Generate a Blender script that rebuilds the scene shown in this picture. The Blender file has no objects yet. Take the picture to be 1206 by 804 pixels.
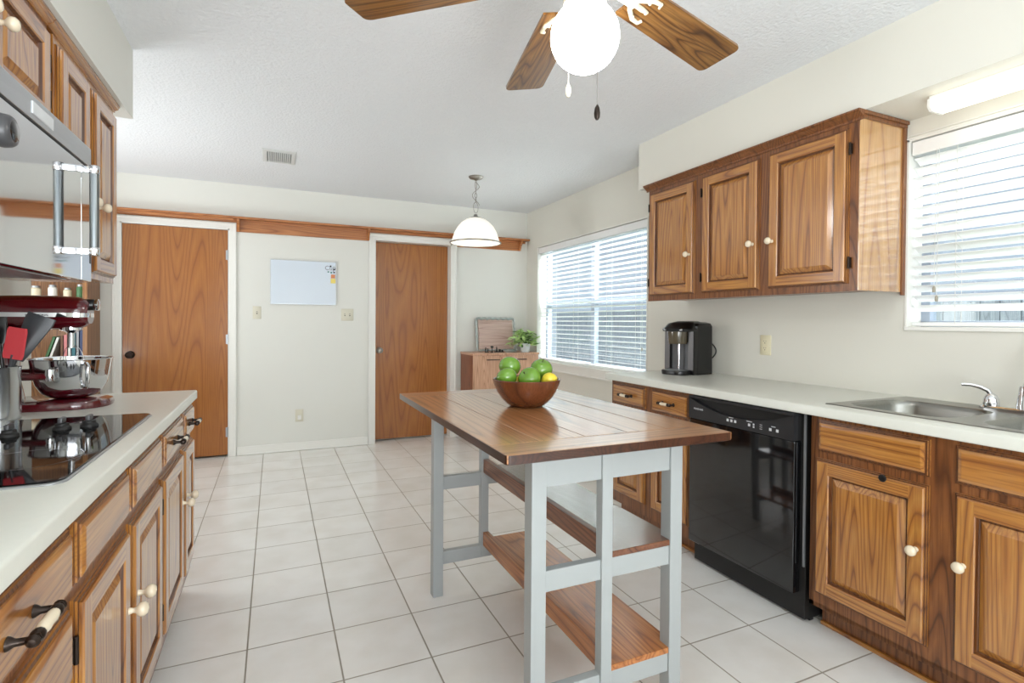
import bpy, bmesh, math, random
from mathutils import Vector, Matrix
random.seed(7)
S = bpy.context.scene
COL = S.collection
R = math.radians

# ------------------------------------------------------------------ camera, world, lights, exposure
CAM = Vector((0, 0, 1.22))
FPX, CY = 621.15, 386.54
yaw, pitch, roll = R(24.245), R(0.6667), R(-0.4068)
fwd = Vector((math.sin(yaw)*math.cos(pitch), math.cos(yaw)*math.cos(pitch), -math.sin(pitch)))
rt = Vector((math.cos(yaw), -math.sin(yaw), 0))
dn = fwd.cross(rt)
rt2 = rt*math.cos(roll) + dn*math.sin(roll)
dn2 = -rt*math.sin(roll) + dn*math.cos(roll)
cd = bpy.data.cameras.new('camera'); cam = bpy.data.objects.new('camera', cd); COL.objects.link(cam)
cam.matrix_world = Matrix(((rt2.x, -dn2.x, -fwd.x, CAM.x), (rt2.y, -dn2.y, -fwd.y, CAM.y), (rt2.z, -dn2.z, -fwd.z, CAM.z), (0, 0, 0, 1)))
cd.sensor_width = 36; cd.lens = FPX*36/1206; cd.shift_y = (CY-402)/1206; cd.clip_start = 0.02
S.camera = cam

W = bpy.data.worlds.new('sky'); S.world = W; W.use_nodes = True
bg = W.node_tree.nodes['Background']; bg.inputs[0].default_value = (0.66, 0.80, 1.0, 1); bg.inputs[1].default_value = 0.6

def area(name, loc, target, sx, sy, power, col=(1, 1, 1)):
    l = bpy.data.lights.new(name, 'AREA'); l.shape = 'RECTANGLE'; l.size = sx; l.size_y = sy; l.energy = power; l.color = col
    o = bpy.data.objects.new(name, l); COL.objects.link(o); o.location = loc
    o.rotation_euler = (Vector(target)-Vector(loc)).to_track_quat('-Z', 'Y').to_euler()
    return o
area('rear_fill', (0.8, -2.45, 1.35), (0.8, 0, 1.30), 2.6, 2.0, 42, (0.95, 0.98, 1.0))  # added fill from behind the camera; no window is known there
area('breakfast_window_daylight', (3.55, 4.15, 3.05), (2.4, 4.15, 1.5), 2.2, 1.3, 430, (0.97, 0.985, 1.0))
area('sink_window_daylight', (3.5, 0.85, 3.05), (2.4, 0.9, 1.6), 1.6, 1.2, 135, (0.96, 0.98, 1.0))
area('ceiling_fill', (0.2, -0.9, 1.0), (0.4, 0.3, 2.44), 1.2, 1.2, 42, (0.93, 0.97, 1.0))  # unseen fill aimed upwards, added to brighten the ceiling
area('hall_ceiling_fill', (-1.75, 3.95, 1.0), (-1.2, 3.9, 2.44), 0.9, 0.9, 16, (0.93, 0.97, 1.0))  # added uplight for the far ceiling; stands for no actual lamp
sl = bpy.data.lights.new('sun', 'SUN'); sl.energy = 2.2; sl.angle = R(1); sun = bpy.data.objects.new('sun', sl); COL.objects.link(sun); sun.rotation_euler = (R(12), R(-38), 0)
area('hall_side_fill', (-2.45, 4.1, 1.5), (0, 4.3, 1.2), 1.6, 1.6, 16, (0.98, 0.99, 1.0))  # added fill across the left room, whose wall has no window

S.view_settings.view_transform = 'Standard'; S.view_settings.look = 'None'
S.view_settings.gamma = 1; S.view_settings.use_curve_mapping = False
S.view_settings.exposure = 0.42
S.cycles.use_denoising = True
S.cycles.max_bounces = 10; S.cycles.diffuse_bounces = 6; S.cycles.glossy_bounces = 4; S.cycles.transparent_max_bounces = 12
S.cycles.sample_clamp_indirect = 8.0

# ------------------------------------------------------------------ materials
def lin(c):
    c = c/255.0
    return c/12.92 if c <= 0.04045 else ((c+0.055)/1.055)**2.4
def rgb(r, g, b): return (lin(r), lin(g), lin(b), 1)

def pmat(name, col, rough=0.5, metal=0.0, coat=0.0, emit=None, estr=0.0, spec=None, trans=0.0, crough=0.08):
    m = bpy.data.materials.new(name); m.use_nodes = True
    b = m.node_tree.nodes['Principled BSDF']
    b.inputs['Base Color'].default_value = col; b.inputs['Roughness'].default_value = rough
    b.inputs['Metallic'].default_value = metal; b.inputs['Coat Weight'].default_value = coat
    b.inputs['Coat Roughness'].default_value = crough
    if spec is not None: b.inputs['Specular IOR Level'].default_value = spec
    if trans: b.inputs['Transmission Weight'].default_value = trans
    if emit: b.inputs['Emission Color'].default_value = emit; b.inputs['Emission Strength'].default_value = estr
    return m

def N(m, t, **kw):
    n = m.node_tree.nodes.new(t)
    for k, v in kw.items():
        if k in n.inputs: n.inputs[k].default_value = v
        else: setattr(n, k, v)
    return n
def L(m, a, b): m.node_tree.links.new(a, b)

def noisy(name, col, col2, scale, rough, bump=0.0, bscale=None, bdist=0.003, coat=0.0, metal=0.0, stretch=(1, 1, 1)):
    m = pmat(name, col, rough, metal, coat); b = m.node_tree.nodes['Principled BSDF']
    tc = N(m, 'ShaderNodeTexCoord'); mp = N(m, 'ShaderNodeMapping'); mp.inputs['Scale'].default_value = stretch
    L(m, tc.outputs['Object'], mp.inputs['Vector'])
    no = N(m, 'ShaderNodeTexNoise'); no.inputs['Scale'].default_value = scale; no.inputs['Detail'].default_value = 4
    L(m, mp.outputs[0], no.inputs['Vector'])
    mx = N(m, 'ShaderNodeMix', data_type='RGBA'); mx.inputs[6].default_value = col; mx.inputs[7].default_value = col2
    L(m, no.outputs['Fac'], mx.inputs[0]); L(m, mx.outputs[2], b.inputs['Base Color'])
    if bump:
        n2 = N(m, 'ShaderNodeTexNoise'); n2.inputs['Scale'].default_value = bscale or scale; n2.inputs['Detail'].default_value = 3
        L(m, mp.outputs[0], n2.inputs['Vector'])
        bp = N(m, 'ShaderNodeBump'); bp.inputs['Strength'].default_value = bump; bp.inputs['Distance'].default_value = bdist
        L(m, n2.outputs['Fac'], bp.inputs['Height']); L(m, bp.outputs[0], b.inputs['Normal'])
    return m

def wood(name, light, mid, dark, axis='z', rough=0.32, coat=0.25, figure=6.0, dist=13.0, pores=0.45, along=0.06, spec=0.5, crough=0.12, bump=0.12):
    m = pmat(name, mid, rough, 0, coat, spec=spec, crough=crough); b = m.node_tree.nodes['Principled BSDF']
    tc = N(m, 'ShaderNodeTexCoord'); oi = N(m, 'ShaderNodeObjectInfo')
    off = N(m, 'ShaderNodeVectorMath', operation='SCALE'); off.inputs[0].default_value = (7.1, 5.3, 6.7)
    L(m, oi.outputs['Random'], off.inputs['Scale'])
    ad = N(m, 'ShaderNodeVectorMath', operation='ADD'); L(m, tc.outputs['Object'], ad.inputs[0]); L(m, off.outputs[0], ad.inputs[1])
    def mapped(al):
        mp = N(m, 'ShaderNodeMapping'); s = [1, 1, 1]; s['xyz'.index(axis)] = al
        mp.inputs['Scale'].default_value = s; L(m, ad.outputs[0], mp.inputs['Vector']); return mp
    m1 = mapped(along)
    big = N(m, 'ShaderNodeTexNoise'); big.inputs['Scale'].default_value = figure; big.inputs['Detail'].default_value = 1.0; big.inputs['Distortion'].default_value = 0.15
    L(m, m1.outputs[0], big.inputs['Vector'])
    mul = N(m, 'ShaderNodeMath', operation='MULTIPLY'); mul.inputs[1].default_value = dist*2.0; L(m, big.outputs['Fac'], mul.inputs[0])
    fr = N(m, 'ShaderNodeMath', operation='PINGPONG'); fr.inputs[1].default_value = 0.5; L(m, mul.outputs[0], fr.inputs[0])
    r1 = N(m, 'ShaderNodeValToRGB'); e = r1.color_ramp.elements
    e[0].position = 0.0; e[0].color = dark; e[1].position = 0.5; e[1].color = light
    k = r1.color_ramp.elements.new(0.12); k.color = mid
    L(m, fr.outputs[0], r1.inputs['Fac'])
    m2 = mapped(0.035)
    fine = N(m, 'ShaderNodeTexNoise'); fine.inputs['Scale'].default_value = 170; fine.inputs['Detail'].default_value = 2
    L(m, m2.outputs[0], fine.inputs['Vector'])
    r2 = N(m, 'ShaderNodeValToRGB'); r2.color_ramp.elements[0].position = 0.36; r2.color_ramp.elements[1].position = 0.56
    L(m, fine.outputs['Fac'], r2.inputs['Fac'])
    inv = N(m, 'ShaderNodeMath', operation='SUBTRACT'); inv.inputs[0].default_value = 1; L(m, r2.outputs[0], inv.inputs[1])
    pm = N(m, 'ShaderNodeMath', operation='MULTIPLY'); pm.inputs[1].default_value = pores; L(m, inv.outputs[0], pm.inputs[0])
    mx = N(m, 'ShaderNodeMix', data_type='RGBA'); L(m, pm.outputs[0], mx.inputs[0]); L(m, r1.outputs[0], mx.inputs[6]); mx.inputs[7].default_value = dark
    L(m, mx.outputs[2], b.inputs['Base Color'])
    bp = N(m, 'ShaderNodeBump'); bp.inputs['Strength'].default_value = bump; bp.inputs['Distance'].default_value = 0.001
    L(m, r2.outputs[0], bp.inputs['Height']); L(m, bp.outputs[0], b.inputs['Normal'])
    return m

PAINT = noisy('wall_paint', rgb(223, 223, 216), rgb(220, 220, 213), 3, 0.6, 0.05, 160, 0.001)
PAINT2 = noisy('wall_paint_cream', rgb(221, 219, 209), rgb(218, 216, 206), 3, 0.6, 0.05, 160, 0.001)
CEILM = noisy('ceiling_texture', rgb(230, 233, 236), rgb(225, 228, 231), 30, 0.85, 0.65, 62, 0.009)
TRIM = pmat('white_trim_paint', rgb(232, 231, 225), 0.35)
OAK_V = wood('oak_vertical', rgb(184, 128, 58), rgb(166, 107, 43), rgb(120, 70, 26), 'z', coat=1.0, crough=0.16)
OAK_H = wood('oak_horizontal', rgb(182, 126, 56), rgb(163, 104, 42), rgb(118, 68, 26), 'y', coat=1.0, crough=0.16)
OAK_SIDE = wood('oak_side_veneer', rgb(205, 158, 98), rgb(192, 142, 82), rgb(158, 108, 58), 'z', rough=0.2, coat=1.0, figure=3, dist=9, crough=0.03)
OAK_SIDE.node_tree.nodes['Principled BSDF'].inputs['Coat IOR'].default_value = 2.4
OAK_FRAME = wood('oak_face_frame_shaded', rgb(136, 86, 46), rgb(120, 72, 36), rgb(80, 44, 20), 'z')  # darkened oak: shade of the gaps between doors is put into the colour
DOORW = wood('door_veneer', rgb(168, 106, 44), rgb(158, 96, 38), rgb(136, 78, 28), 'z', rough=0.3, coat=0.4, figure=3.4, dist=17, pores=0.35, along=0.05)
for m_ in (OAK_V, OAK_H): m_.node_tree.nodes['Principled BSDF'].inputs['Coat IOR'].default_value = 1.65
GROOVE = wood('oak_groove_stain_shade', rgb(112, 68, 32), rgb(98, 56, 26), rgb(70, 38, 16), 'z')  # stain in the grooves, with their shade put into the same dark colour
SHELFW = wood('shelf_wood', rgb(188, 124, 72), rgb(172, 108, 58), rgb(136, 80, 40), 'x', rough=0.4, coat=0.1)
TOPW = wood('table_top_wood', rgb(182, 130, 84), rgb(164, 112, 68), rgb(122, 78, 44), 'y', rough=0.3, coat=1.0, figure=5, dist=9, pores=0.3, crough=0.14, bump=0.02)
TOPX = wood('table_end_wood', rgb(180, 128, 82), rgb(160, 108, 64), rgb(118, 74, 42), 'x', rough=0.3, coat=1.0, figure=5, dist=9, pores=0.3, crough=0.14, bump=0.02)
TOPEDGE = wood('table_edge_stain', rgb(70, 38, 24), rgb(58, 30, 18), rgb(40, 20, 12), 'y', rough=0.3, coat=0.3)
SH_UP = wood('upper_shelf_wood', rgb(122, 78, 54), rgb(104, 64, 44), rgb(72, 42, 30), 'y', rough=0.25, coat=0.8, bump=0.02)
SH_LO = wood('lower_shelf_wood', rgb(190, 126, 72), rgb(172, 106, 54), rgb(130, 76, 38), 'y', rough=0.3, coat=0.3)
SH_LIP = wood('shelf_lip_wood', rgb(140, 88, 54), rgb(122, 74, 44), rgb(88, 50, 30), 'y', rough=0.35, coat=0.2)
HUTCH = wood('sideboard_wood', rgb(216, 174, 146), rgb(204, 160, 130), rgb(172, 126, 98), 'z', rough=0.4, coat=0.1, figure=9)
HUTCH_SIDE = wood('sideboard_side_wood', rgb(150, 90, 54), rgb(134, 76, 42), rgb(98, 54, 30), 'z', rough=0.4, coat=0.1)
BLADE = wood('fan_blade_wood', rgb(138, 98, 50), rgb(116, 76, 34), rgb(62, 36, 16), 'x', rough=0.3, coat=0.3, figure=9, dist=7, pores=0.5, along=0.14)
BOWLW = wood('bowl_wood', rgb(106, 58, 30), rgb(94, 49, 25), rgb(72, 36, 18), 'z', rough=0.25, coat=0.6, figure=6, dist=4, pores=0.3)
CASEW = wood('bookcase_wood', rgb(160, 112, 64), rgb(140, 94, 50), rgb(100, 62, 30), 'z', rough=0.4, coat=0.1)
TRAYW = wood('tray_wood', rgb(206, 180, 168), rgb(192, 164, 150), rgb(160, 130, 118), 'x', rough=0.4)
LAM = noisy('white_laminate', rgb(215, 216, 207), rgb(210, 211, 202), 60, 0.28)
GREYPAINT = noisy('pale_grey_paint', rgb(163, 168, 168), rgb(158, 163, 163), 20, 0.4)
STEEL = noisy('brushed_steel', rgb(200, 202, 204), rgb(182, 184, 188), 90, 0.26, metal=1.0, stretch=(1, 0.04, 1))
SINKS = noisy('sink_steel', rgb(158, 158, 153), rgb(142, 142, 137), 120, 0.28, metal=1.0, stretch=(1, 0.05, 1))
CROCKST = pmat('satin_crock_steel', rgb(206, 208, 210), 0.2, 1.0)
MIRROR = pmat('polished_steel', rgb(225, 226, 228), 0.05, 1.0)
DARKST = pmat('satin_grey_steel', rgb(128, 134, 136), 0.32, 1.0)
CHROME = pmat('chrome', rgb(222, 223, 226), 0.06, 1.0)
BLACKG = pmat('black_gloss', rgb(14, 14, 16), 0.06, 0, 0.6)
BLACKC = pmat('black_ceramic_glass', rgb(8, 8, 9), 0.04, spec=0.22)
BLACKP = pmat('black_plastic', rgb(11, 11, 12), 0.28)
PANELK = pmat('dishwasher_panel', rgb(36, 36, 38), 0.3)
BLACKM = pmat('black_matte', rgb(24, 23, 22), 0.6)
PILLAR = pmat('brushed_charcoal', rgb(96, 94, 94), 0.35, 0.7)
DARKGREY = pmat('dark_grey_plastic', rgb(70, 70, 72), 0.35)
SMOKE = pmat('smoked_plastic', rgb(84, 76, 60), 0.15, 0, 0.3)
BADGE = pmat('pale_badge', rgb(214, 218, 220), 0.3, 0.2)
SILVER = pmat('silver_plastic', rgb(160, 162, 164), 0.3, 0.6)
BRONZE = pmat('dark_bronze', rgb(48, 38, 32), 0.35, 0.7)
CERAMIC = pmat('cream_ceramic', rgb(226, 212, 186), 0.2, 0, 0.4)
IVORY = pmat('ivory_plastic', rgb(222, 214, 184), 0.4)
ALMOND = pmat('almond_plastic', rgb(212, 208, 190), 0.4)
SLOT = pmat('slot_dark', rgb(60, 54, 44), 0.7)
RED = pmat('deep_red_enamel', rgb(82, 8, 19), 0.12, 0, 0.8)
PINKRED = pmat('red_silicone', rgb(206, 62, 70), 0.45)
UGREY = pmat('grey_nylon', rgb(62, 64, 68), 0.4)
UTAN = pmat('pale_utensil', rgb(196, 190, 178), 0.45)
APPLE = noisy('green_apple_skin', rgb(86, 132, 38), rgb(116, 154, 54), 9, 0.25, coat=0.4)
LEMON = noisy('yellow_fruit_skin', rgb(226, 200, 62), rgb(206, 190, 50), 14, 0.3, coat=0.3)
STEM = pmat('fruit_stem', rgb(72, 58, 30), 0.7)
BLINDM = pmat('blind_slat_white', rgb(238, 239, 238), 0.35)
CORD = pmat('blind_cord', rgb(214, 214, 208), 0.6)
TASSEL = pmat('tassel_grey', rgb(158, 152, 138), 0.5)
BOARD = pmat('whiteboard_surface', rgb(202, 212, 222), 0.3)
BOARDF = pmat('aluminium_edge', rgb(170, 174, 178), 0.35, 0.8)
YELLOW = pmat('yellow_paper', rgb(226, 206, 110), 0.7)
PHOTO = pmat('orange_print', rgb(206, 130, 80), 0.5)
TEAL = pmat('teal_plastic', rgb(60, 120, 112), 0.5)
INK = pmat('grey_ink', rgb(120, 120, 124), 0.6)
WHITEP = pmat('white_print', rgb(210, 212, 214), 0.5)
GALV = noisy('weathered_silver', rgb(190, 196, 194), rgb(150, 158, 154), 30, 0.4, metal=0.6)
IRON = pmat('black_iron', rgb(36, 38, 42), 0.5, 0.3)
LEAF = noisy('pale_green_leaf', rgb(208, 230, 164), rgb(168, 206, 118), 20, 0.45)
LEAFD = noisy('green_leaf', rgb(84, 132, 56), rgb(60, 104, 44), 20, 0.5)
POT = pmat('white_glazed_pot', rgb(214, 220, 220), 0.2, 0, 0.4)
POTD = pmat('dark_soil', rgb(30, 28, 24), 0.8)
NICKEL = pmat('brushed_nickel', rgb(150, 146, 140), 0.3, 0.9)
FANM = pmat('cream_enamel', rgb(214, 206, 180), 0.3, 0, 0.3)
GLOW = pmat('lit_globe_glass', rgb(245, 245, 245), 0.3, emit=(1.0, 1.0, 1.0, 1), estr=24)
GLOWP = pmat('lit_shade_glass', rgb(245, 240, 228), 0.3, emit=(1.0, 0.96, 0.88, 1), estr=0.36)
GLOWF = pmat('lit_diffuser', rgb(245, 242, 230), 0.4, emit=(1.0, 0.97, 0.86, 1), estr=1.4)
VENTM = pmat('vent_enamel', rgb(206, 208, 206), 0.45)
VENTD = pmat('vent_throat', rgb(120, 122, 120), 0.7)
FENCEM = wood('weathered_fence', rgb(164, 172, 184), rgb(150, 158, 170), rgb(120, 128, 140), 'z', rough=0.8, coat=0)
LAWN = noisy('lawn', rgb(120, 140, 96), rgb(96, 118, 74), 4, 0.9)
VINYL = pmat('window_vinyl', rgb(150, 160, 174), 0.4)

def tile_mat():
    m = pmat('white_floor_tile', rgb(230, 230, 227), 0.16, 0, 0.0); b = m.node_tree.nodes['Principled BSDF']
    tc = N(m, 'ShaderNodeTexCoord'); mp = N(m, 'ShaderNodeMapping')
    mp.inputs['Location'].default_value = TILE_OFF; mp.inputs['Scale'].default_value = (1/TILE_X, 1/TILE_Y, 1)
    L(m, tc.outputs['Object'], mp.inputs['Vector'])
    br = N(m, 'ShaderNodeTexBrick'); br.offset = 0; br.squash = 1
    br.inputs['Scale'].default_value = 1; br.inputs['Brick Width'].default_value = 1; br.inputs['Row Height'].default_value = 1
    br.inputs['Mortar Size'].default_value = 0.011; br.inputs['Mortar Smooth'].default_value = 0.3; br.inputs['Bias'].default_value = 0
    br.inputs['Color1'].default_value = rgb(238, 237, 233); br.inputs['Color2'].default_value = rgb(232, 231, 227); br.inputs['Mortar'].default_value = rgb(158, 152, 140)
    L(m, mp.outputs[0], br.inputs['Vector'])
    no = N(m, 'ShaderNodeTexNoise'); no.inputs['Scale'].default_value = 5; no.inputs['Detail'].default_value = 5; L(m, tc.outputs['Object'], no.inputs['Vector'])
    rp = N(m, 'ShaderNodeValToRGB'); rp.color_ramp.elements[0].position = 0.3; rp.color_ramp.elements[0].color = (0.92, 0.905, 0.88, 1); rp.color_ramp.elements[1].position = 0.6; rp.color_ramp.elements[1].color = (1, 1, 1, 1)
    L(m, no.outputs['Fac'], rp.inputs['Fac'])
    mx = N(m, 'ShaderNodeMix', data_type='RGBA', blend_type='MULTIPLY'); mx.inputs[0].default_value = 1
    L(m, br.outputs['Color'], mx.inputs[6]); L(m, rp.outputs[0], mx.inputs[7]); L(m, mx.outputs[2], b.inputs['Base Color'])
    rr = N(m, 'ShaderNodeMapRange'); rr.inputs['To Min'].default_value = 0.2; rr.inputs['To Max'].default_value = 0.8
    L(m, br.outputs['Fac'], rr.inputs['Value']); L(m, rr.outputs[0], b.inputs['Roughness'])
    bp = N(m, 'ShaderNodeBump', invert=True); bp.inputs['Strength'].default_value = 0.5; bp.inputs['Distance'].default_value = 0.003
    L(m, br.outputs['Fac'], bp.inputs['Height']); L(m, bp.outputs[0], b.inputs['Normal'])
    return m
TILE_X, TILE_Y = 0.3073, 0.3150
TILE_OFF = (-(0.217)/0.3073 % 1, -(1.853)/0.3150 % 1, 0)
TILE = tile_mat()

def glass_mat():
    m = bpy.data.materials.new('window_glass'); m.use_nodes = True; nt = m.node_tree
    for n in list(nt.nodes): nt.nodes.remove(n)
    o = nt.nodes.new('ShaderNodeOutputMaterial'); mix = nt.nodes.new('ShaderNodeMixShader'); t = nt.nodes.new('ShaderNodeBsdfTransparent'); g = nt.nodes.new('ShaderNodeBsdfGlossy')
    t.inputs[0].default_value = (0.95, 0.97, 0.96, 1); g.inputs['Roughness'].default_value = 0.02; mix.inputs[0].default_value = 0.06
    nt.links.new(t.outputs[0], mix.inputs[1]); nt.links.new(g.outputs[0], mix.inputs[2]); nt.links.new(mix.outputs[0], o.inputs[0])
    return m
GLASS = glass_mat()

# ------------------------------------------------------------------ mesh helpers
class MB:
    def __init__(s): s.bm = bmesh.new(); s.M = Matrix.Identity(4); s.boxed = False
    def v(s, p): return s.bm.verts.new(s.M @ Vector(p))
    def f(s, vs, m=0):
        try: fc = s.bm.faces.new(vs); fc.material_index = m; return fc
        except ValueError: return None
    def box(s, x0, x1, y0, y1, z0, z1, b=0.0, m=0, seg=2):
        r = bmesh.ops.create_cube(s.bm, size=1.0)
        vs = r['verts']; c = Vector(((x0+x1)/2, (y0+y1)/2, (z0+z1)/2)); d = (abs(x1-x0), abs(y1-y0), abs(z1-z0))
        for q in vs: q.co = Vector((q.co.x*d[0], q.co.y*d[1], q.co.z*d[2])) + c
        fs = set(); es = set()
        for q in vs: fs.update(q.link_faces); es.update(q.link_edges)
        for q in fs: q.material_index = m
        if b > 0:
            s.boxed = True
            b = min(b, min(d)*0.45)
            r2 = bmesh.ops.bevel(s.bm, geom=list(es), offset=b, segments=seg, affect='EDGES', profile=0.6, clamp_overlap=True)
            vv = set()
            for q in r2['faces']: q.material_index = m; vv.update(q.verts)
            vs = list(vv | {q for q in vs if q.is_valid})
        for q in vs: q.co = s.M @ q.co
        return s
    def loft(s, rings, m=0, cap0=True, cap1=True, closed=True, mats=None):
        R_ = [[s.v(p) for p in ring] for ring in rings]; n = len(R_[0])
        for i in range(len(R_)-1):
            mm = mats[i] if mats else m
            for j in range(n if closed else n-1):
                k = (j+1) % n; s.f((R_[i][j], R_[i][k], R_[i+1][k], R_[i+1][j]), mm)
        if cap0: s.f(tuple(reversed(R_[0])), mats[0] if mats else m)
        if cap1: s.f(tuple(R_[-1]), mats[-1] if mats else m)
        return s
    def lathe(s, prof, c=(0, 0, 0), axis=(0, 0, 1), seg=24, m=0, mats=None, cap0=True, cap1=True):
        a = Vector(axis).normalized(); u = a.orthogonal().normalized(); w = a.cross(u); c = Vector(c)
        rings = [[c + a*h + (u*math.cos(2*math.pi*j/seg) + w*math.sin(2*math.pi*j/seg))*max(r, 1e-5) for j in range(seg)] for r, h in prof]
        return s.loft(rings, m, cap0, cap1, True, mats)
    def tube(s, pts, r, seg=10, m=0, closed=False):
        pts = [Vector(p) for p in pts]; n = len(pts); rs = r if isinstance(r, (list, tuple)) else [r]*n
        rings = []; up = None
        for i, p in enumerate(pts):
            if closed: t = pts[(i+1) % n]-pts[i-1]
            else: t = (pts[min(i+1, n-1)]-pts[max(i-1, 0)])
            t.normalize()
            if up is None: up = t.orthogonal().normalized()
            else:
                up = (up - t*up.dot(t))
                if up.length < 1e-6: up = t.orthogonal()
                up.normalize()
            w = t.cross(up)
            rings.append([p + (up*math.cos(2*math.pi*j/seg)+w*math.sin(2*math.pi*j/seg))*rs[i] for j in range(seg)])
        if closed: rings.append(rings[0]); return s.loft(rings, m, False, False)
        return s.loft(rings, m)
    def cyl(s, p0, p1, r, seg=16, m=0): return s.tube([p0, p1], r, seg, m)
    def prism(s, poly, axis, a0, a1, m=0):
        def P(q, a):
            return {'x': (a, q[0], q[1]), 'y': (q[0], a, q[1]), 'z': (q[0], q[1], a)}[axis]
        return s.loft([[P(q, a0) for q in poly], [P(q, a1) for q in poly]], m)
    def sphere(s, c, r, seg=20, rings=12, m=0, sc=(1, 1, 1)):
        prof = []
        rr = []
        for i in range(rings+1):
            t = math.pi*i/rings; rr.append((math.sin(t), -math.cos(t)))
        ringsv = [[(c[0]+r*sc[0]*a*math.cos(2*math.pi*j/seg), c[1]+r*sc[1]*a*math.sin(2*math.pi*j/seg), c[2]+r*sc[2]*b) for j in range(seg)] for a, b in [(max(q[0], 1e-4), q[1]) for q in rr]]
        return s.loft(ringsv, m)
    def build(s, name, mats, parent=None, world=True, smooth=None, origin=None):
        if smooth is None: smooth = 12 if s.boxed else 38
        bmesh.ops.recalc_face_normals(s.bm, faces=s.bm.faces[:])
        if not isinstance(mats, (list, tuple)): mats = [mats]
        if parent is not None:
            if world:
                o = Vector((0, 0, 0)); p = parent
                while p: o += p.location; p = p.parent
                bmesh.ops.translate(s.bm, vec=-o, verts=s.bm.verts[:])
        else:
            if origin is None:
                xs = [q.co for q in s.bm.verts]
                origin = Vector(((min(q.x for q in xs)+max(q.x for q in xs))/2, (min(q.y for q in xs)+max(q.y for q in xs))/2, min(q.z for q in xs)))
            origin = Vector(origin); bmesh.ops.translate(s.bm, vec=-origin, verts=s.bm.verts[:])
        me = bpy.data.meshes.new(name); s.bm.to_mesh(me); s.bm.free()
        for mm in mats: me.materials.append(mm)
        if smooth:
            me.polygons.foreach_set('use_smooth', [True]*len(me.polygons)); me.set_sharp_from_angle(angle=R(smooth))
        o = bpy.data.objects.new(name, me); COL.objects.link(o)
        if parent is not None: o.parent = parent
        else: o.location = origin
        return o

def tag(o, label, cat, group=None):
    o['label'] = label; o['category'] = cat
    if group: o['group'] = group
    return o
def thing(name, label, cat, loc, group=None, rz=0):
    o = bpy.data.objects.new(name, None); o.empty_display_size = 0.1; COL.objects.link(o); o.location = loc; o.rotation_euler = (0, 0, rz)
    return tag(o, label, cat, group)
def struct(o, kind='structure'): o['kind'] = kind; return o
def rrect(cx, cy, w, h, r, z, k=6):
    pts = []
    for (sx, sy, a0) in ((1, 1, 0), (-1, 1, 90), (-1, -1, 180), (1, -1, 270)):
        ox, oy = cx+sx*(w/2-r), cy+sy*(h/2-r)
        for i in range(k+1):
            a = R(a0+90*i/k); pts.append((ox+r*math.cos(a), oy+r*math.sin(a), z))
    return pts
def lettering(parent, txt, size, loc, right, up, m, name='lettering', depth=0.0004):
    cu = bpy.data.curves.new(name, 'FONT'); cu.body = txt; cu.size = size; cu.extrude = depth; cu.align_x = 'LEFT'; cu.resolution_u = 3
    t = bpy.data.objects.new(name, cu); COL.objects.link(t)
    dg = bpy.context.evaluated_depsgraph_get(); me = bpy.data.meshes.new_from_object(t.evaluated_get(dg))
    bpy.data.objects.remove(t); bpy.data.curves.remove(cu)
    r_, u_ = Vector(right).normalized(), Vector(up).normalized(); n_ = r_.cross(u_)
    o_ = Vector((0, 0, 0)); p = parent
    while p: o_ += p.location; p = p.parent
    Mx = Matrix(((r_.x, u_.x, n_.x, loc[0]-o_.x), (r_.y, u_.y, n_.y, loc[1]-o_.y), (r_.z, u_.z, n_.z, loc[2]-o_.z), (0, 0, 0, 1)))
    me.transform(Mx); me.materials.clear(); me.materials.append(m)
    o = bpy.data.objects.new(name, me); COL.objects.link(o); o.parent = parent
    return o

# ------------------------------------------------------------------ the room
WX, LX, BY, RY, CZ = 2.585, -0.95, 5.34, -2.6, 2.44
FARL = -2.6
struct(MB().box(FARL-0.15, WX+0.17, RY-0.15, BY+0.35, -0.12, 0, 0).build('floor', TILE, origin=(0, 0, 0)))
struct(MB().box(FARL-0.15, WX+0.17, RY-0.15, BY+0.35, CZ, CZ+0.1, 0).build('ceiling', CEILM))
# back wall with two door openings
D1 = (-1.17, -0.366, 2.035); D2 = (0.902, 1.702, 2.035)
b = MB(); T = 0.16
for x0, x1 in ((FARL, D1[0]), (D1[1], D2[0]), (D2[1], WX+0.17)): b.box(x0, x1, BY, BY+T, 0, CZ)
for d in (D1, D2): b.box(d[0], d[1], BY, BY+T, d[2], CZ)
b.box(FARL, WX+0.17, BY+T, BY+T+0.05, 0, CZ)
struct(b.build('wall_back', PAINT))
# right wall with two recessed windows
W1 = (3.235, 5.08, 0.80, 2.03); W2 = (0.38, 1.437, 1.195, 2.045)
b = MB(); X0, X1 = WX, WX+0.17
b.box(X0, X1, RY, W2[0], 0, CZ); b.box(X0, X1, W2[1], W1[0], 0, CZ); b.box(X0, X1, W1[1], BY, 0, CZ)
for w in (W1, W2): b.box(X0, X1, w[0], w[1], 0, w[2]); b.box(X0, X1, w[0], w[1], w[3], CZ)
struct(b.build('wall_right', PAINT2))
# left wall, stops where the breakfast room widens
b = MB(); b.box(LX-0.12, LX, RY, 2.905, 0, CZ); b.box(FARL, LX-0.12, 2.785, 2.905, 0, CZ)
struct(b.build('wall_left', PAINT))
struct(MB().box(FARL-0.12, FARL, 2.785, BY, 0, CZ).build('wall_far_left', PAINT))
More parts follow.
